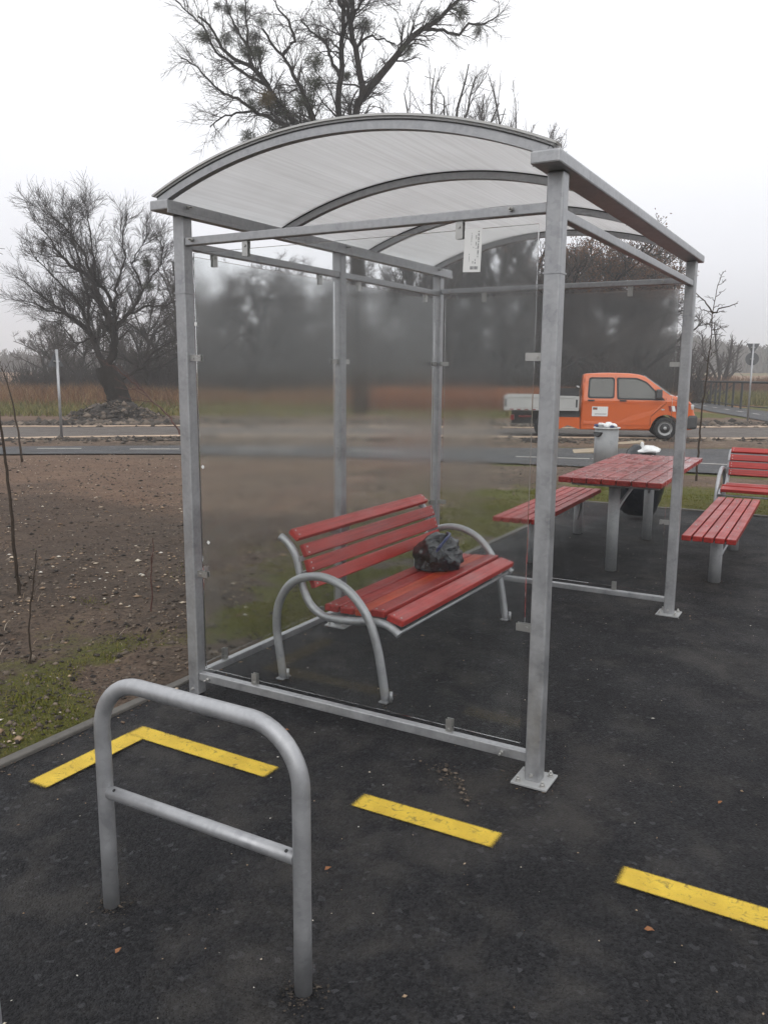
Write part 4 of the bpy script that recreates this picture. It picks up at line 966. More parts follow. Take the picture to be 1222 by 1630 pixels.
rr1 = [(.56, .42)]+[(a*.52, b*.35) for a, b in rr1[1:]]
lm = join_depth(limbs_world(T1, rng, rr1, 1.3))
k1 = sprout(lm[1:], rng, 2.8, .30, (.4, 1.0), .16, 6, .012, .32, .15, .16, .5, 1.35, 0., .55)
k2 = sprout(k1+lm[1:], rng, 6.0, .5, (.35, .9), .12, 5, .0062, .35, .12, .17, .4, 1.1, 0., .35)
k3 = sprout(k2, rng, 10., .6, (.3, .8), .10, 2, .0055, .5, .10, .15, .25, .7, 0., .4)
print('T1 twigs', len(k1), len(k2), len(k3))
bt = tree_obj('willow_tree', 'large bare spreading tree with a thick leaning trunk at the left', 'tree', (-25.76, 23.67, -.23), lm+k1, k2+k3, M['bark'], M['twig'])
# round mistletoe and nest clumps
def clump_mesh(name, n, mat, seed):
    rg = np.random.default_rng(seed); P = []
    for i in range(n):
        d = rg.normal(size=3); d /= np.linalg.norm(d); a = d*rg.uniform(0, .9)**.6*.8*rg.uniform(.7, 1.15); e = a+(d*.35+rg.normal(size=3)*.6)*.42; m_ = (a+e)/2+rg.normal(size=3)*.08
        P.append((np.array([a, m_, e+np.array([0, 0, -.05])]), np.array([.009, .017, .007])))
    V, F = tubes(P, 3); return npmesh(name, V, F, mat, link=False)
MIS = [clump_mesh('mistletoe_clump', 430, M['mistletoe'], 1), clump_mesh('mistletoe_clump', 340, M['mistletoe'], 2), clump_mesh('mistletoe_clump', 600, M['mist_yellow'], 3)]
def add_clumps(t, lst, limbs, seed):
    rg = np.random.default_rng(seed); allp = np.concatenate([p for p, _ in limbs]) if limbs else None
    for i, (a, z, r) in enumerate(lst):
        p = np.array([a*RA[0], a*RA[1], z])
        # hang each clump at the depth of the branch it grows on
        lat = allp[:, 0]*RA[0]+allp[:, 1]*RA[1]; dd = (lat-a)**2+(allp[:, 2]-z)**2; k = int(dd.argmin())
        dep = allp[k, 0]*VA[0]+allp[k, 1]*VA[1]; p[:2] += np.array(VA)*dep
        r = r*1.28
        o = put('mistletoe_clump', MIS[2 if i == 10 else i % 2], t, p, rg.uniform(0, 6)); o.scale = (r*rg.uniform(.85, 1.2), r*rg.uniform(.85, 1.2), r*rg.uniform(.8, 1.15))
add_clumps(bt, [(1.12, 6.35, .24), (1.22, 5.35, .27)], lm+k1, 1)
T2 = [[(0.0, -.2), (0.0, 0.3), (0.05, 2.54), (-0.11, 5.75), (-0.46, 8.14)], [(-0.46, 8.14), (-0.73, 10.02), (-0.87, 11.67), (-0.87, 13.12), (-0.79, 13.79), (-0.72, 14.93), (-0.62, 16.31), (-0.64, 17.6)], [(-0.89, 13.18), (-1.29, 13.97), (-1.44, 14.53), (-1.71, 14.81), (-2.13, 15.03), (-2.43, 15.31)], [(-1.29, 14.02), (-0.98, 14.65), (-0.95, 15.09), (-1.22, 15.43), (-1.4, 15.87), (-1.7, 16.47)], [(-0.46, 8.14), (-0.31, 10.48), (-0.22, 11.81), (0.03, 12.43), (-0.14, 13.62), (-0.26, 14.11), (-0.41, 15.04), (-0.34, 15.65), (-0.36, 16.96), (-0.13, 18.24)], [(-0.41, 15.04), (-0.77, 15.65), (-1.19, 16.74), (-1.77, 18.02)], [(0.03, 12.5), (0.63, 13.2), (1.23, 13.94), (1.82, 14.63), (2.49, 15.1), (3.15, 15.57), (3.8, 16.12), (4.37, 17.2)], [(2.36, 14.94), (2.89, 14.88), (3.76, 14.7), (4.22, 15.13), (4.81, 15.29), (5.34, 15.63)], [(-0.11, 14.12), (0.43, 14.49), (0.9, 14.44), (1.37, 14.25)], [(-0.27, 14.55), (0.36, 15.41), (1.35, 15.54), (1.75, 15.67)], [(-0.46, 8.14), (-1.83, 10.24), (-3.16, 12.02), (-3.57, 12.59), (-3.87, 12.99), (-4.29, 13.38), (-4.78, 13.52), (-5.26, 13.83), (-5.43, 14.22), (-5.79, 14.73), (-6.2, 15.06)], [(-4.29, 13.44), (-4.34, 14.12), (-4.75, 14.68), (-5.04, 15.24), (-5.15, 15.79)], [(-0.73, 8.61), (-1.59, 10.47), (-2.16, 11.96), (-2.46, 12.65), (-2.76, 13.22), (-3.01, 13.5), (-3.43, 13.9), (-3.61, 14.18)], [(-2.88, 13.45), (-2.45, 14.02), (-2.68, 14.8), (-3.04, 15.08), (-3.28, 15.52)], [(-1.83, 10.24), (-3.05, 11.27), (-3.83, 11.72), (-4.45, 11.95), (-5.0, 11.95), (-5.56, 11.83), (-6.13, 11.48)], [(-4.45, 11.95), (-5.17, 12.46), (-5.84, 12.8), (-6.26, 13.2), (-6.55, 13.54), (-7.22, 13.82)], [(-3.95, 12.3), (-4.8, 12.7), (-5.4, 13.21), (-5.88, 13.54), (-6.16, 14.28), (-6.81, 14.95), (-7.28, 15.39)], [(-1.35, 13.97), (-1.59, 14.3), (-1.96, 14.41)], [(-4.34, 14.18), (-4.38, 14.96), (-4.46, 15.52), (-4.48, 15.96)], [(-.2, 7.0), (1.0, 8.2), (2.2, 9.0), (3.4, 9.4)], [(-.1, 6.0), (-1.4, 7.4), (-3.0, 8.4), (-4.4, 8.8)]]
rr2 = [(.42, .30), (.21, .08), (.10, .04), (.08, .04), (.23, .09), (.10, .05), (.20, .06), (.09, .035), (.07, .03), (.07, .03), (.23, .05), (.09, .03), (.20, .05), (.09, .03), (.13, .03), (.085, .03), (.085, .03), (.05, .02), (.07, .03), (.12, .04), (.13, .04)]
rr2 = [(.40, .28)]+[(a*.80, b*.7) for a, b in rr2[1:]]
lm2 = join_depth(limbs_world(T2, rng, rr2, 1.0))
k1 = sprout(lm2[1:], rng, 1.7, .24, (.4, 1.1), .05, 6, .014, .32, .28, .20, .6, 1.9, 0., .4)
k2 = sprout(k1+lm2[2:], rng, 4.0, .5, (.4, .95), .03, 5, .0078, .36, .2, .2, .4, 1.2, 0., .4)
k3 = sprout(k2, rng, 11., .55, (.35, .85), .0, 3, .0052, .5, .15, .18, .25, .7, .03, .4)
print('T2 twigs', len(k1), len(k2), len(k3))
mt_ = tree_obj('mistletoe_tree', 'tall bare tree full of dark mistletoe balls rising over the shelter roof', 'tree', (-15.12, 26.3, -.23), lm2+k1, k2+k3, M['bark'], M['twig'])
CL = [(-5.98, 14.31, 0.3), (-5.13, 14.23, 0.3), (-4.34, 13.89, 0.36), (-4.15, 14.46, 0.26), (-5.13, 15.43, 0.2), (-4.61, 15.54, 0.23), (-3.86, 13.61, 0.26), (-4.62, 12.7, 0.23), (-3.32, 13.05, 0.16), (-3.28, 11.78, 0.52), (-3.58, 12.01, 0.3), (-1.72, 13.23, 0.39), (-1.73, 12.37, 0.36), (-4.2, 12.01, 0.3), (-2.1, 11.79, 0.39), (-2.72, 11.56, 0.39), (-0.56, 13.29, 0.16), (-3.66, 14.46, 0.23), (-4.87, 14.73, 0.16), (-5.52, 15.57, 0.16), (0.09, 15.23, 0.32), (1.77, 14.01, 0.25), (2.88, 15.43, 0.29), (3.81, 15.5, 0.36), (-0.64, 13.25, 0.18), (4.49, 14.77, 0.22), (-3.3, 10.9, .6), (-1.9, 10.8, .5), (.4, 11.0, .35), (-4.5, 10.9, .4), (2.2, 9.2, .4), (-2.6, 8.5, .5)]
add_clumps(mt_, CL, lm2+k1, 4)
# the wood behind: a few trees grown, then copied and turned
def wild_tree(seed, h, spread, nl, dens=1., upb=.25, tw=.012):
    rg = np.random.default_rng(seed)
    n = 12; z = np.linspace(-.2, h*.55, n); wob = np.cumsum(rg.normal(size=(n, 2))*.10, 0); tr = (np.c_[wob-wob[0], z], np.linspace(h*.022+.05, h*.010, n))
    lb = [tr]
    for i in range(nl):
        t = rg.uniform(.22, 1); k = int(t*(n-1)); o = tr[0][k]; a = 2*math.pi*(i/nl)+rg.uniform(-.5, .5); el = rg.uniform(.35, 1.25)
        d = np.array([math.cos(a)*math.cos(el), math.sin(a)*math.cos(el), math.sin(el)]); L = h*rg.uniform(.32, .52)*(1.15-.45*t)*(spread if el < .8 else 1)
        p = [o]
        for j in range(8): d = d+rg.normal(size=3)*.14; d[2] += .05; d /= np.linalg.norm(d); p.append(p[-1]+d*L/8)
        lb.append((np.array(p), np.linspace(tr[1][k]*.6, .03, 9)))
    a1 = sprout(lb[1:], rg, 1.5*dens, .42, (.4, 1.0), upb*.6, 5, .022, .42, .12, .18, .7, 3.0)
    a2 = sprout(a1, rg, 3.0*dens, .55, (.4, .9), upb*.5, 3, tw*1.5, .45, .12, .2, .5, 1.7)
    a3 = sprout(a2, rg, 8.5*dens, .6, (.35, .85), upb*.3, 2, tw*.85, .5, .10, .18, .4, 1.0)
    print('wild', seed, len(a1), len(a2), len(a3))
    return lb+a1, a2+a3
def top_of(t): return max(np.array([v.co.z for v in c.data.vertices]).max() for c in t.children if c.type == 'MESH' and c.name.startswith('crown'))
def pos(px, d):
    """place on the ground seen at image column px, d metres out along the view axis"""
    lat = (px-611)/FPX*d*1.02; return (CX+VA[0]*d+RA[0]*lat, CY+VA[1]*d+RA[1]*lat)
G = 'bare trees of the wood behind the shelter'
protos = []
for i, (seed, h, sp, nl, de) in enumerate(((11, 9.0, 1.0, 12, 1.1), (12, 10.5, .9, 13, 1.0), (13, 7.5, 1.2, 12, 1.2), (14, 12.5, .8, 14, .95))):
    a, b = wild_tree(seed, h, sp, nl, de); (x, y) = pos((330, 470, 250, 690)[i], (56, 60, 50, 58)[i])
    protos.append(tree_obj('bare_tree', 'bare grey twiggy tree in the dense wood behind the shelter', 'tree', (x, y, float(H(x, y))), a, b, M['bark_far'], M['twig_wood'], G, i*1.3))
a, b = wild_tree(15, 20.0, .8, 18, .62, .2, .0075); x, y = pos(705, 52)
protos.append(tree_obj('bare_tree', 'bare grey twiggy tree in the dense wood behind the shelter', 'tree', (x, y, float(H(x, y))), a, b, M['bark_far'], M['twig_wood'], G, 2.0))
spots = [(85, 66, 2, .8), (120, 60, 0, .8), (140, 54, 2, .75), (175, 62, 1, .72), (235, 57, 0, .75), (268, 52, 2, .85), (300, 60, 1, .8), (345, 52, 2, .9), (385, 62, 1, .9), (415, 55, 0, .95), (440, 64, 3, .75), (505, 54, 2, 1.0), (530, 60, 0, 1.05), (575, 52, 3, .95), (610, 56, 0, 1.15), (640, 62, 1, 1.15), (668, 54, 3, .95), (700, 66, 3, 1.28), (735, 58, 1, 1.1), (752, 64, 3, 1.25), (785, 56, 0, 1.15), (815, 66, 3, 1.18), (845, 60, 1, 1.1), (110, 72, 1, .7), (205, 70, 3, .6), (560, 68, 3, 1.0), (782, 58, 4, -165), (822, 62, 4, -186), (655, 62, 4, -185), (745, 60, 4, -150), (470, 70, 3, .85), (330, 70, 3, .7)]
rs = random.Random(8)
PT = [top_of(p) for p in protos]; s0 = (1.77+(591-112)*52/FPX)/PT[4]; protos[4].scale = (s0*.75, s0*.75, s0)
for (px, d, k, s) in spots:
    if 300 <= px <= 560: s = -rs.uniform(408, 450)
    if s < 0: s = (1.77+(591+s)*d/FPX)/PT[k]        # the tall ones: by the height of their tops
    c = copy_tree(protos[k]); x, y = pos(px, d); c.location = (x, y, float(H(x, y))); s *= rs.uniform(.93, 1.06); c.scale = (s*.62, s*.62, s) if k == 4 else (s, s, s); c.rotation_euler = (0, 0, rs.uniform(0, 6.28))
# the dense tree with some brown leaves behind the truck
for i, (seed, px, d, h, lab) in enumerate(((31, 935, 52, 10.6, 'dense bare tree behind the truck bed, its top tinged with brown leaves'), (32, 1000, 55, 9.4, 'dense dark bare tree behind the truck cab, low boughs reaching right'), (33, 872, 50, 9.6, 'dense dark bare tree behind the post, left of the truck cab'))):
    a, b = wild_tree(seed, h, 1.25, 17, 1.3, .12, .014); x, y = pos(px, d)
    tt = tree_obj('dense_tree', lab, 'tree', (x, y, -.23), a, b, M['bark_far'], M['twig_wood'], 'dense trees behind the truck', seed)
    sc_ = (1.77+(591-(376, 398, 385)[i])*d/FPX)/top_of(tt); tt.scale = (sc_*1.05, sc_*1.05, sc_)
    if True:
        rg = np.random.default_rng(seed); tips = [p[-1] for p, _ in b if p[-1][2] > h*(.5, .55, .7)[i]]; tips = [tips[q] for q in rg.choice(len(tips), min(4200, len(tips)), False)]
        P = []
        for q in tips:
            for _ in range(2):
                o = q+rg.normal(size=3)*.10; e = o+rg.normal(size=3)*.06; P.append((np.array([o, (o+e)/2, e]), np.array([.006, .030, .004])))
        V, F = tubes(P, 3); lv = tag(npmesh('brown_leaves', V, F, M['twig_brown'], tt), None, None, None, 'stuff')
# multi-stemmed tree beyond the railing
rg = np.random.default_rng(40); lb = []
for i in range(9):
    a = rg.uniform(0, 6.28); el = rg.uniform(.75, 1.4); d = np.array([math.cos(a)*math.cos(el), math.sin(a)*math.cos(el), math.sin(el)]); p = [np.array([math.cos(a)*.3, math.sin(a)*.3, -.1])]; L = rg.uniform(5.0, 7.6)
    for j in range(9): d = d+rg.normal(size=3)*.09; d /= np.linalg.norm(d); p.append(p[-1]+d*L/9)
    lb.append((np.array(p), np.linspace(.17, .05, 10)))
a1 = sprout(lb, rg, 1.5, .32, (.4, .9), .2, 5, .03, .5, .25, .16, .5, 2.2); a2 = sprout(a1, rg, 3, .5, (.4, .9), .15, 4, .018, .5, .2, .18, .3, 1.2); a3 = sprout(a2, rg, 3.2, .55, (.35, .8), .1, 3, .012, .5, .2, .16, .3, .8)
x, y = pos(1128, 84)
tree_obj('multi_stem_tree', 'bare many stemmed tree standing alone beyond the dark railing', 'tree', (x, y, -.2), lb+a1, a2+a3, M['bark_far'], M['twig'])
# saplings: thin stems planted in the soil
def sapling(label, base, pts, r0, r1, branches=(), rtwig=.006, seed=0, mat='stem', wob=.004, z=None):
    rg = np.random.default_rng(seed); x, y = base; z = float(soil_h(np.array(x), np.array(y))) if z is None else z
    P = np.array([[a*RA[0], a*RA[1], h_] for a, h_ in pts]); P[0, 2] -= .05; q, _ = resample(P, len(P)*4); q[1:] += rg.normal(size=q[1:].shape)*wob
    t = thing('sapling', label, 'sapling', (x, y, z), 0, 'young saplings in the bare soil')
    V, F = tubes([(q, np.linspace(r0, r1, len(q)))], 8); npmesh('stem', V, F, M[mat], t, True)
    B = []
    for (h0, da, dh, r_) in branches:
        k = int(np.abs(q[:, 2]-h0).argmin()); o = q[k]; dep = rg.uniform(-.5, .5)*abs(da)
        e = o+np.array([da*RA[0]+dep*VA[0], da*RA[1]+dep*VA[1], dh]); mid = (o+e)/2+np.array([0, 0, -.06*abs(da)+.02]); pp, _ = resample(np.array([o, mid, e]), 7); pp[1:-1] += rg.normal(size=pp[1:-1].shape)*.012
        B.append((pp, np.linspace(r_, r_*.45, 7)))
    if B:
        tw = sprout(B, rg, 7, .3, (.5, 1.1), .05, 3, rtwig*.55, .6, .3, .25, .05, .14); V, F = tubes(B+tw, 5); npmesh('branches', V, F, M[mat], t, True)
    return t
sapling('thin young sapling between the shelter and the right bench', (.64, 10.04), [(0.0, 0.0), (-0.01, 0.26), (0.0, 0.64), (0.0, 1.0), (0.02, 1.28), (0.04, 1.64), (0.07, 2.09), (0.06, 2.44), (0.09, 2.75), (0.15, 2.97)], .0165, .004,
    [(2.42, -.27, .33, .012), (2.45, .30, .13, .012), (2.42, -.22, .07, .007), (2.4, .2, .02, .007), (2.25, -.24, .04, .007), (2.22, .22, .06, .008), (2.12, .2, -.02, .006), (2.7, .11, .08, .006), (2.62, -.1, .07, .006), (2.55, .12, .03, .006), (2.85, .1, .06, .005), (1.8, .12, .12, .006), (1.7, -.1, .1, .005), (2.95, .06, .05, .005), (2.9, -.02, .1, .005)], .006, 4, wob=.005)
sapling('tall bent sapling at the left edge of the soil', (-2.15, .63), [(0.0, 0.0), (-0.02, 0.24), (-0.02, 0.67), (-0.045, 1.08), (-0.075, 1.32), (-0.10, 1.52), (-0.13, 1.88), (-.12, 2.11), (-.13, 2.3), (-.10, 2.42)], .0125, .0035,
    [(1.75, .10, .26, .004), (1.95, .125, .34, .005), (2.1, .12, .16, .004)], .004, 5, wob=.003)
sapling('thin sapling standing beside the left bike path', (-10.27, 6.71), [(0.0, 0.0), (-0.03, 0.56), (-0.1, 1.12), (-0.2, 1.55), (-0.25, 1.66)], .021, .008, [(1.55, .14, .22, .007), (1.6, -.06, .22, .006)], .006, 6)
sapling('short thin whip rising from the moss near the left edge', (-1.08, -.11), [(0.0, 0.0), (0.005, .15), (0.02, 0.32), (0.055, 0.5), (0.07, 0.62)], .0055, .0025, [(.35, .05, .10, .003), (.45, -.03, .05, .002)], .003, 7, wob=.003)
sapling('short reddish whip in the soil beside the shelter post', (-1.13, .82), [(0.0, 0.0), (0.005, 0.21), (0.02, .36), (0.03, 0.47)], .005, .0022, [(.2, -.04, .06, .002), (.3, .03, .05, .002)], .003, 8, 'twig_red', .003)
sapling('bent red twigged sapling leaning left in front of the big tree', (-13.52, 14.21), [(0.0, 0.0), (-0.25, 0.38), (-0.53, 0.69), (-0.86, 1.03), (-1.24, 1.4), (-1.82, 1.9)], .028, .010,
    [(.9, -.8, .15, .011), (1.03, -.9, .5, .011), (1.1, -.4, .5, .009), (1.3, -.8, .02, .009), (1.4, -.5, .5, .009), (1.7, -.6, .4, .008)], .008, 9, 'twig_red', .02)

# ---------------------------------------------------------------- undergrowth, far wood, reeds, grass
def scrub(name, label, spots_, n, hmin, hmax, spread, r, mat, seed):
    rg = np.random.default_rng(seed); P = []
    for _ in range(n):
        cx_, cy_ = spots_[rg.integers(len(spots_))]; x = cx_+rg.normal()*spread; y = cy_+rg.normal()*spread*.7; hh = rg.uniform(hmin, hmax)
        d = np.array([rg.normal()*.35, rg.normal()*.35, 1.]); p = [np.array([x, y, -.25])]
        for j in range(3): d = d+rg.normal(size=3)*.25; p.append(p[-1]+d/np.linalg.norm(d)*hh/3)
        P.append((np.array(p), np.linspace(r*1.4, r*.5, 4)))
    V, F = tubes(P, 3); tag(npmesh(name, V, F, mat), label, 'undergrowth', None, 'stuff')
scrub('undergrowth', 'tangled dark brown scrub along the foot of the wood', [pos(px, d) for px in range(60, 1075, 14) for d in (51, 55)], 15000, .5, 2.6, 1.0, .024, M['twig'], 1)
scrub('undergrowth', 'thicket of tall dark saplings closing the wood behind the shelter', [pos(px, d) for px in range(290, 1060, 12) for d in (60, 64)], 8500, 2.2, 5.2, .9, .030, M['twig_wood'], 6)
scrub('undergrowth', 'reddish brown scrub beyond the railing under the lone tree', [pos(px, d) for px in range(1075, 1330, 14) for d in (70, 84)], 5000, .5, 1.7, 1.4, .026, M['twig_brown'], 2)
FW = plain('far_wood_twigs', (.05, .042, .036), .9)
scrub('far_wood', 'hazy distant wood along the left horizon', [pos(px, d) for px in range(-160, 330, 10) for d in (170, 195, 225)], 7500, 2.5, 6.4, 3.0, .12, FW, 3)
def far_hill_wood():
    rg = np.random.default_rng(5); P = []
    for _ in range(9000):
        px = rg.uniform(960, 1420); d = rg.uniform(200, 290); x, y = pos(px, d); hh = rg.uniform(4, 9)*(1+.6*math.sin(px*.02)*.4); b = np.array([x, y, float(sstep(90, 300, np.array(d))*3.5)-.3])
        P.append((np.array([b, b+np.array([rg.normal()*.8, rg.normal()*.8, hh*.6]), b+np.array([rg.normal()*1.4, rg.normal()*1.4, hh])]), np.array([.40, .30, .09])))
    V, F = tubes(P, 3); tag(npmesh('far_wood', V, F, FW), 'hazy distant wood along the right horizon', 'wood', None, 'stuff')
far_hill_wood()
def blades(name, label, X, Y, Z, hgt, wid, mat, seed, cat='grass', lean=.5, rnd=None, segs=2):
    rg = np.random.default_rng(seed); n = len(X); a = rg.uniform(0, 2*np.pi, n); l = rg.normal(size=(n, 2))*lean
    dx, dy = np.cos(a)*wid, np.sin(a)*wid
    b0 = np.stack([X-dx, Y-dy, Z-.01], 1); b1 = np.stack([X+dx, Y+dy, Z-.01], 1)
    m0 = np.stack([X-dx*.7+l[:, 0]*hgt*.35, Y-dy*.7+l[:, 1]*hgt*.35, Z+hgt*.6], 1); m1 = np.stack([X+dx*.7+l[:, 0]*hgt*.35, Y+dy*.7+l[:, 1]*hgt*.35, Z+hgt*.6], 1)
    tp = np.stack([X+l[:, 0]*hgt, Y+l[:, 1]*hgt, Z+hgt], 1)
    V = np.stack([b0, b1, m1, m0, tp], 1).reshape(-1, 3); i = np.arange(n)[:, None]*5
    F = np.concatenate([i+np.array([[0, 1, 2]]), i+np.array([[0, 2, 3]]), i+np.array([[3, 2, 4]])])
    rv = rg.uniform(0, 1, n) if rnd is None else rnd; C = np.repeat(np.stack([rv, rv, rv, np.ones(n)], 1), 5, 0)
    return tag(npmesh(name, V, F, mat, attr={'rnd': C}), label, cat, None, 'stuff')
def moss():
    rg = np.random.default_rng(12); n = 140000
    y = rg.uniform(-2.6, 8.6, n); x = PADX0-.06-np.abs(rg.normal(size=n))*.85
    nn = fbm(x*.6, y*.6, 21, 4); kd = PADX0-x; k1_ = sstep(.42, .54, nn+.10-kd*.09)*sstep(.43, .57, fbm(x*1.9, y*1.9, 77, 4)*.6+nn*.4+.03); keep = (rg.uniform(size=n) < k1_)
    x, y = x[keep], y[keep]
    m = 26000; x2 = rg.uniform(-.5, 5, m); y2 = PADY1+.06+np.abs(rg.normal(size=m))*1.1; k2_ = rg.uniform(size=m) < sstep(.38, .56, fbm(x2*.6, y2*.6, 21, 4)+.08); x = np.r_[x, x2[k2_]]; y = np.r_[y, y2[k2_]]
    z = soil_h(x, y); print('moss', len(x)); hh = rg.uniform(.004, .020, len(x))*(.5+fbm(x*2, y*2, 4, 2)*.9)
    rv = np.clip(rg.normal(size=len(x))*.16+.1+fbm(x*1.7, y*1.7, 55, 3)*.75, 0, 1)
    blades('moss_grass', 'low green moss and grass along the kerb', x, y, z, hh, .0028, M['moss'], 13, lean=.7, rnd=rv)
    n = 260; x = PADX0-.1-np.abs(rg.normal(size=n))*1.6; y = rg.uniform(-1.5, 5, n)
    blades('dry_grass', 'scattered dry straw blades on the bare soil', x, y, soil_h(x, y), rg.uniform(.015, .06, n), .0013, M['chip'], 14, lean=1.2, rnd=rg.uniform(.5, .8, n))
moss()
def chips():
    rg = np.random.default_rng(20)
    n = 11000; d = rg.uniform(0, 1, n)**1.2*15+3.0; lt = rg.uniform(-.62, .12, n)*d
    x = CX+VA[0]*d+RA[0]*lt; y = CY+VA[1]*d+RA[1]*lt
    k = ((x < PADX0-.12) | (y > PADY1+.1)) & ~inpoly(x, y, POLYS['p']) & ~inpoly(x, y, POLYS['r']); x, y, d = x[k], y[k], d[k]
    cl = fbm(x*.9, y*.9, 31, 3); k = rg.uniform(size=len(x)) < sstep(.36, .62, cl)+.12; x, y, d = x[k], y[k], d[k]
    def lumps(x, y, z, s, flat, mat, name, label, rv, cat):
        n = len(x); base = np.array([[1, 0, 0], [-1, 0, 0], [0, 1, 0], [0, -1, 0], [0, 0, 1], [0, 0, -.5]], float)
        tri = np.array([[0, 2, 4], [2, 1, 4], [1, 3, 4], [3, 0, 4], [2, 0, 5], [1, 2, 5], [3, 1, 5], [0, 3, 5]])
        V = base[None]*rg.uniform(.55, 1.3, (n, 6, 1)); V[..., 2] *= flat; V[..., 0] *= rg.uniform(.7, 1.8, (n, 1)); a = rg.uniform(0, 6.28, n); ca, sa = np.cos(a)[:, None], np.sin(a)[:, None]
        V = np.stack([V[..., 0]*ca-V[..., 1]*sa, V[..., 0]*sa+V[..., 1]*ca, V[..., 2]], -1)*s[:, None, None]+np.stack([x, y, z], 1)[:, None]
        F = (tri[None]+np.arange(n)[:, None, None]*6).reshape(-1, 3); C = np.repeat(np.stack([rv, rv, rv, np.ones(n)], 1), 6, 0)
        tag(npmesh(name, V.reshape(-1, 3), F, mat, attr={'rnd': C}), label, cat, None, 'stuff')
    s = np.clip(rg.lognormal(-4.9, .5, len(x)), .003, .032); lumps(x, y, soil_h(x, y)+s*.3, s, .45, M['chip'], 'wood_chips', 'pale wood chips and stones scattered over the soil', rg.beta(1.0, 1.5, len(x)), 'wood chips')
    n = 26000; d = rg.uniform(0, 1, n)**1.4*13+3.0; lt = rg.uniform(-.62, .25, n)*d; x = CX+VA[0]*d+RA[0]*lt; y = CY+VA[1]*d+RA[1]*lt
    k = ((x < PADX0-.10) | (y > PADY1+.1)) & ~inpoly(x, y, POLYS['p']); x, y = x[k], y[k]; s = np.clip(rg.lognormal(-5.0, .55, len(x)), .003, .030)
    lumps(x, y, soil_h(x, y)+s*.1, s, .7, M['clod'], 'soil_clods', 'small dark clods of earth over the bare soil', rg.uniform(0, 1, len(x)), 'soil')
    # specks of grit on the asphalt
    n = 1500; x = rg.uniform(-.1, 4.5, n); y = rg.uniform(-2.4, 6.8, n); s = np.clip(rg.lognormal(-6.1, .5, n), .001, .009)
    lumps(x, y, np.full(n, .003)+s*.3, s, .6, M['chip'], 'grit', 'pale grit and crumbs on the dark asphalt', rg.uniform(.15, 1, n), 'grit')
    n = 110; t_ = rg.uniform(0, 1, n)**1.4; x = 1.32+t_*.24+rg.normal(size=n)*.03; y = -.08-t_*.20+rg.normal(size=n)*.025; s = np.clip(rg.lognormal(-5.6, .55, n), .0015, .014)
    lumps(x, y, np.full(n, .004)+s*.3, s, .75, M['clod'], 'dirt', 'trail of dirt crumbs between the shelter and the yellow dash', rg.uniform(.3, 1, n), 'dirt')
    # dark crumbs added as contact shade round every foot that meets the asphalt
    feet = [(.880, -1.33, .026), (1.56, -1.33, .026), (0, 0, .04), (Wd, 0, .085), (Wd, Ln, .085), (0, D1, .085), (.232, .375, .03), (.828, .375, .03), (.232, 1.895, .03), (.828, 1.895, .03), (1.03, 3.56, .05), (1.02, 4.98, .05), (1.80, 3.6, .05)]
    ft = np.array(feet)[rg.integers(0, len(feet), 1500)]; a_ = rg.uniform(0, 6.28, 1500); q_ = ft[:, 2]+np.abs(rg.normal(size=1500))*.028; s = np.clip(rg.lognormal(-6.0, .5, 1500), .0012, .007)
    lumps(ft[:, 0]+np.cos(a_)*q_, ft[:, 1]+np.sin(a_)*q_, np.full(1500, .003), s, .5, M['clod'], 'shade_crumbs', 'fine dark crumbs added as contact shade round the feet of posts and legs', rg.uniform(0, .7, 1500), 'dirt')
    # litter along the kerb
    n = 420; x = PADX0+np.abs(rg.normal(size=n))*.07; y = rg.uniform(-2.2, 6.7, n); s = np.clip(rg.lognormal(-5.6, .5, n), .0015, .012)
    lumps(x, y, np.full(n, .004)+s*.2, s, .5, M['chip'], 'grit', 'crumbs and chips gathered along the kerb', rg.beta(.9, 2.2, n), 'grit')
    # soil thrown up along the road
    for (name, lab, line, n, sp, s0) in (('soil_ridge', 'dark soil thrown up beyond the road', [(a-.55*1.6, b+.83*1.6) for a, b in ROAD_F[2:10]], 5200, .75, -2.55), ('soil_ridge', 'brown soil verge between bike path and road', [((a[0]*.35+b[0]*.65), (a[1]*.35+b[1]*.65)) for a, b in zip(PATH_F[1:10], ROAD_N[1:10])], 4200, .38, -3.1)):
        p = res2(line, 300)[rg.integers(0, 300, n)]; x = p[:, 0]+rg.normal(size=n)*sp; y = p[:, 1]+rg.normal(size=n)*sp
        k = ~inpoly(x, y, POLYS['p']) & ~inpoly(x, y, POLYS['r']); x, y = x[k], y[k]; s = np.clip(rg.lognormal(s0, .5, len(x)), .02, .26)
        lumps(x, y, H(x, y)+s*.05, s, .62, M['clod'], name, lab, rg.uniform(0, 1, len(x)), 'soil')
    # the heap by the big tree: one pile with lumps and sticks of its own
    hx, hy = -20.93, 18.63; t = thing('soil_heap', 'heap of dark earth and roots in front of the big tree', 'soil heap', (hx, hy, -.23))
    nx = 70; u = np.linspace(-1.6, 1.6, nx); X, Y = np.meshgrid(u, u); rr_ = np.hypot(X/1.25, Y); Z = .80*np.clip(1-rr_, 0, 1)**.8+((fbm(X*2.2+5, Y*2.2+5, 3, 5)-.5)*.62+(fbm(X*7, Y*7, 13, 3)-.5)*.16)*np.clip(1.12-rr_, 0, .35)/.35-.05
    I = np.arange(nx*nx).reshape(nx, nx); F = np.stack([I[:-1, :-1], I[:-1, 1:], I[1:, 1:], I[1:, :-1]], -1).reshape(-1, 4)
    npmesh('earth', np.stack([X*1.25, Y, Z], -1).reshape(-1, 3), F, M['soil_heap'], t, True)
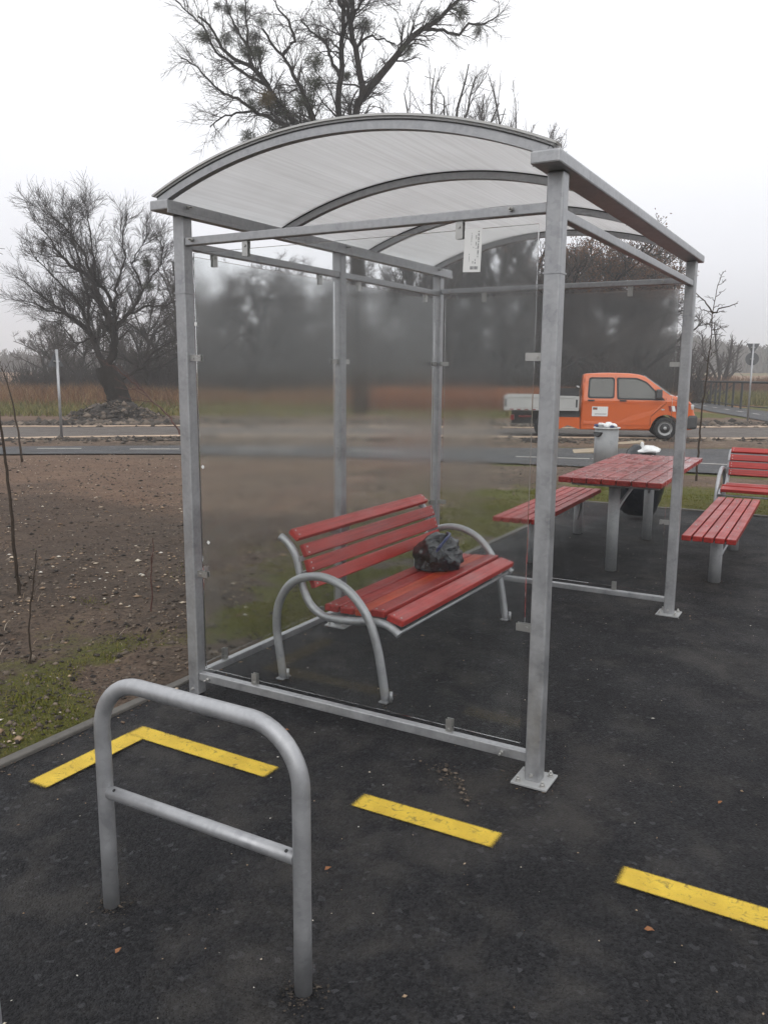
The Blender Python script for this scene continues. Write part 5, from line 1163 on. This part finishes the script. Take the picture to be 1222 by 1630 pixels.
    m_ = 900; a_ = rg.uniform(0, 6.28, m_); q_ = np.sqrt(rg.uniform(0, 1, m_))*1.25; x_ = hx+np.cos(a_)*q_*1.9; y_ = hy+np.sin(a_)*q_*1.25; s_ = np.clip(rg.lognormal(-3.1, .55, m_), .015, .16)
    lumps(x_, y_, -.25+.62*np.clip(1-q_/1.15, 0, 1)**.8+.02, s_, .8, M['clod'], 'soil_clods', 'loose clods and roots over the earth heap', rg.uniform(0, 1, m_), 'soil')
    P = []
    for _ in range(70):
        a = rg.uniform(0, 6.28); r_ = rg.uniform(0, .9); o = np.array([math.cos(a)*r_*1.2, math.sin(a)*r_, .5*(1-r_)+.02]); d = rg.normal(size=3); d[2] = abs(d[2])*.4; d /= np.linalg.norm(d)
        P.append((np.array([o-d*.1, o+d*.2+rg.normal(size=3)*.04, o+d*rg.uniform(.25, .6)]), np.array([.022, .018, .008])))
    V, F = tubes(P, 5); npmesh('roots', V, F, M['bark'], t, True)
M['soil_heap'] = plain('heap_earth', (.034, .028, .024), .95, 0, .7, 7, .8)
chips()
def reeds():
    rg = np.random.default_rng(33); n = 42000; px = rg.uniform(-120, 1090, n); d = 52-np.abs(rg.normal(size=n))*5.0
    lat = (px-611)/FPX*d; x = CX+VA[0]*d+RA[0]*lat; y = CY+VA[1]*d+RA[1]*lat; k = rg.uniform(size=n) < sstep(.30, .55, fbm(x*.25, y*.25, 8, 3)+.08); x, y = x[k], y[k]
    blades('dry_reeds', 'band of orange brown dry reeds at the foot of the wood', x, y, H(x, y), rg.uniform(.25, 1.0, len(x))*(.5+fbm(x*.4, y*.4, 61, 3)), .012, M['reed'], 34, 'reeds', .5)
    n = 26000; px = rg.uniform(560, 905, n); d = rg.uniform(36, 50, n); lat = (px-611)/FPX*d; x = CX+VA[0]*d+RA[0]*lat; y = CY+VA[1]*d+RA[1]*lat
    k = rg.uniform(size=n) < sstep(.33, .5, fbm(x*.22, y*.22, 71, 3)+.05); x, y = x[k], y[k]
    blades('dry_reeds', 'patch of rust red dry reeds left of the truck', x, y, H(x, y), rg.uniform(.3, 1.1, len(x)), .016, M['rust'], 37, 'reeds', .5)
    n = 30000; px = rg.uniform(-120, 1000, n); d = rg.uniform(31, 46, n); lat = (px-611)/FPX*d; x = CX+VA[0]*d+RA[0]*lat; y = CY+VA[1]*d+RA[1]*lat
    k = (rg.uniform(size=n) < sstep(.3, .6, fbm(x*.3, y*.3, 18, 3)+.1)) & ~inpoly(x, y, POLYS['r']); x, y = x[k], y[k]
    blades('field_grass', 'yellowish green grass of the field before the wood', x, y, H(x, y), rg.uniform(.06, .28, len(x)), .018, M['field'], 35, 'grass', .5)
    n = 14000; px = rg.uniform(1095, 1330, n); d = rg.uniform(46, 80, n); lat = (px-611)/FPX*d; x = CX+VA[0]*d+RA[0]*lat; y = CY+VA[1]*d+RA[1]*lat
    k = ~inpoly(x, y, POLYS['p2']); x, y = x[k], y[k]
    blades('rough_grass', 'rough brownish grass beyond the railing', x, y, H(x, y), rg.uniform(.15, .6, len(x)), .025, M['field'], 36, 'grass', .4)
reeds()
# a few fallen leaves
M['leaf'] = plain('fallen_leaf', (.26, .11, .045), .8, 0, .4, 30)
bm = bmesh.new(); P = [(-.016, 0, .002), (-.006, .009, .009), (.008, .010, .006), (.018, 0, .003), (.008, -.009, .010), (-.006, -.008, .004)]
vs = [bm.verts.new(p) for p in P]; c = bm.verts.new((.001, 0, .012))
for i in range(6): bm.faces.new((vs[i], vs[(i+1) % 6], c))
g = bmesh.ops.extrude_face_region(bm, geom=list(bm.faces)); bmesh.ops.translate(bm, vec=(0, 0, -.0012), verts=[e for e in g['geom'] if isinstance(e, bmesh.types.BMVert)])
lf = bmobj('leaf', bm, M['leaf'], None); lme = lf.data
for i, (x, y, lab) in enumerate(((1.33, -.87, 'small brown leaf on the asphalt right of the bike hoop'), (2.26, -.66, 'brown leaf on the asphalt below the right yellow dash'), (1.05, -1.46, 'brown leaf on the asphalt between the hoop legs'), (.62, -.12, 'orange leaf on the asphalt under the top bar of the hoop'), (2.33, .18, 'brown leaf on the open asphalt right of the near post'))):
    o = lf if i == 0 else put('leaf', lme); o.location = (x, y, .004); o.rotation_euler = (random.uniform(-.2, .2), random.uniform(-.2, .2), random.uniform(0, 6)); tag(o, lab, 'leaf', 'fallen leaves on the asphalt')
    s = random.uniform(.55, .85); o.scale = (s, s, s)

# ================================================================= HAZE
bm = bmesh.new(); bbox(bm, -430, 430, -430, 530, -1.3, 22)
hz = bmobj('haze', bm, None, None); hz.data.materials.clear()
m = MT('haze_air'); m.n.remove(m.b); pv = m.add('ShaderNodeVolumePrincipled'); pv.inputs['Color'].default_value = (.97, .975, .985, 1); pv.inputs['Density'].default_value = .0020; pv.inputs['Anisotropy'].default_value = .1
m.ln(pv.outputs[0], m.out.inputs['Volume']); hz.data.materials.append(m.m); tag(hz, 'pale mist over the whole field', 'haze', None, 'stuff')
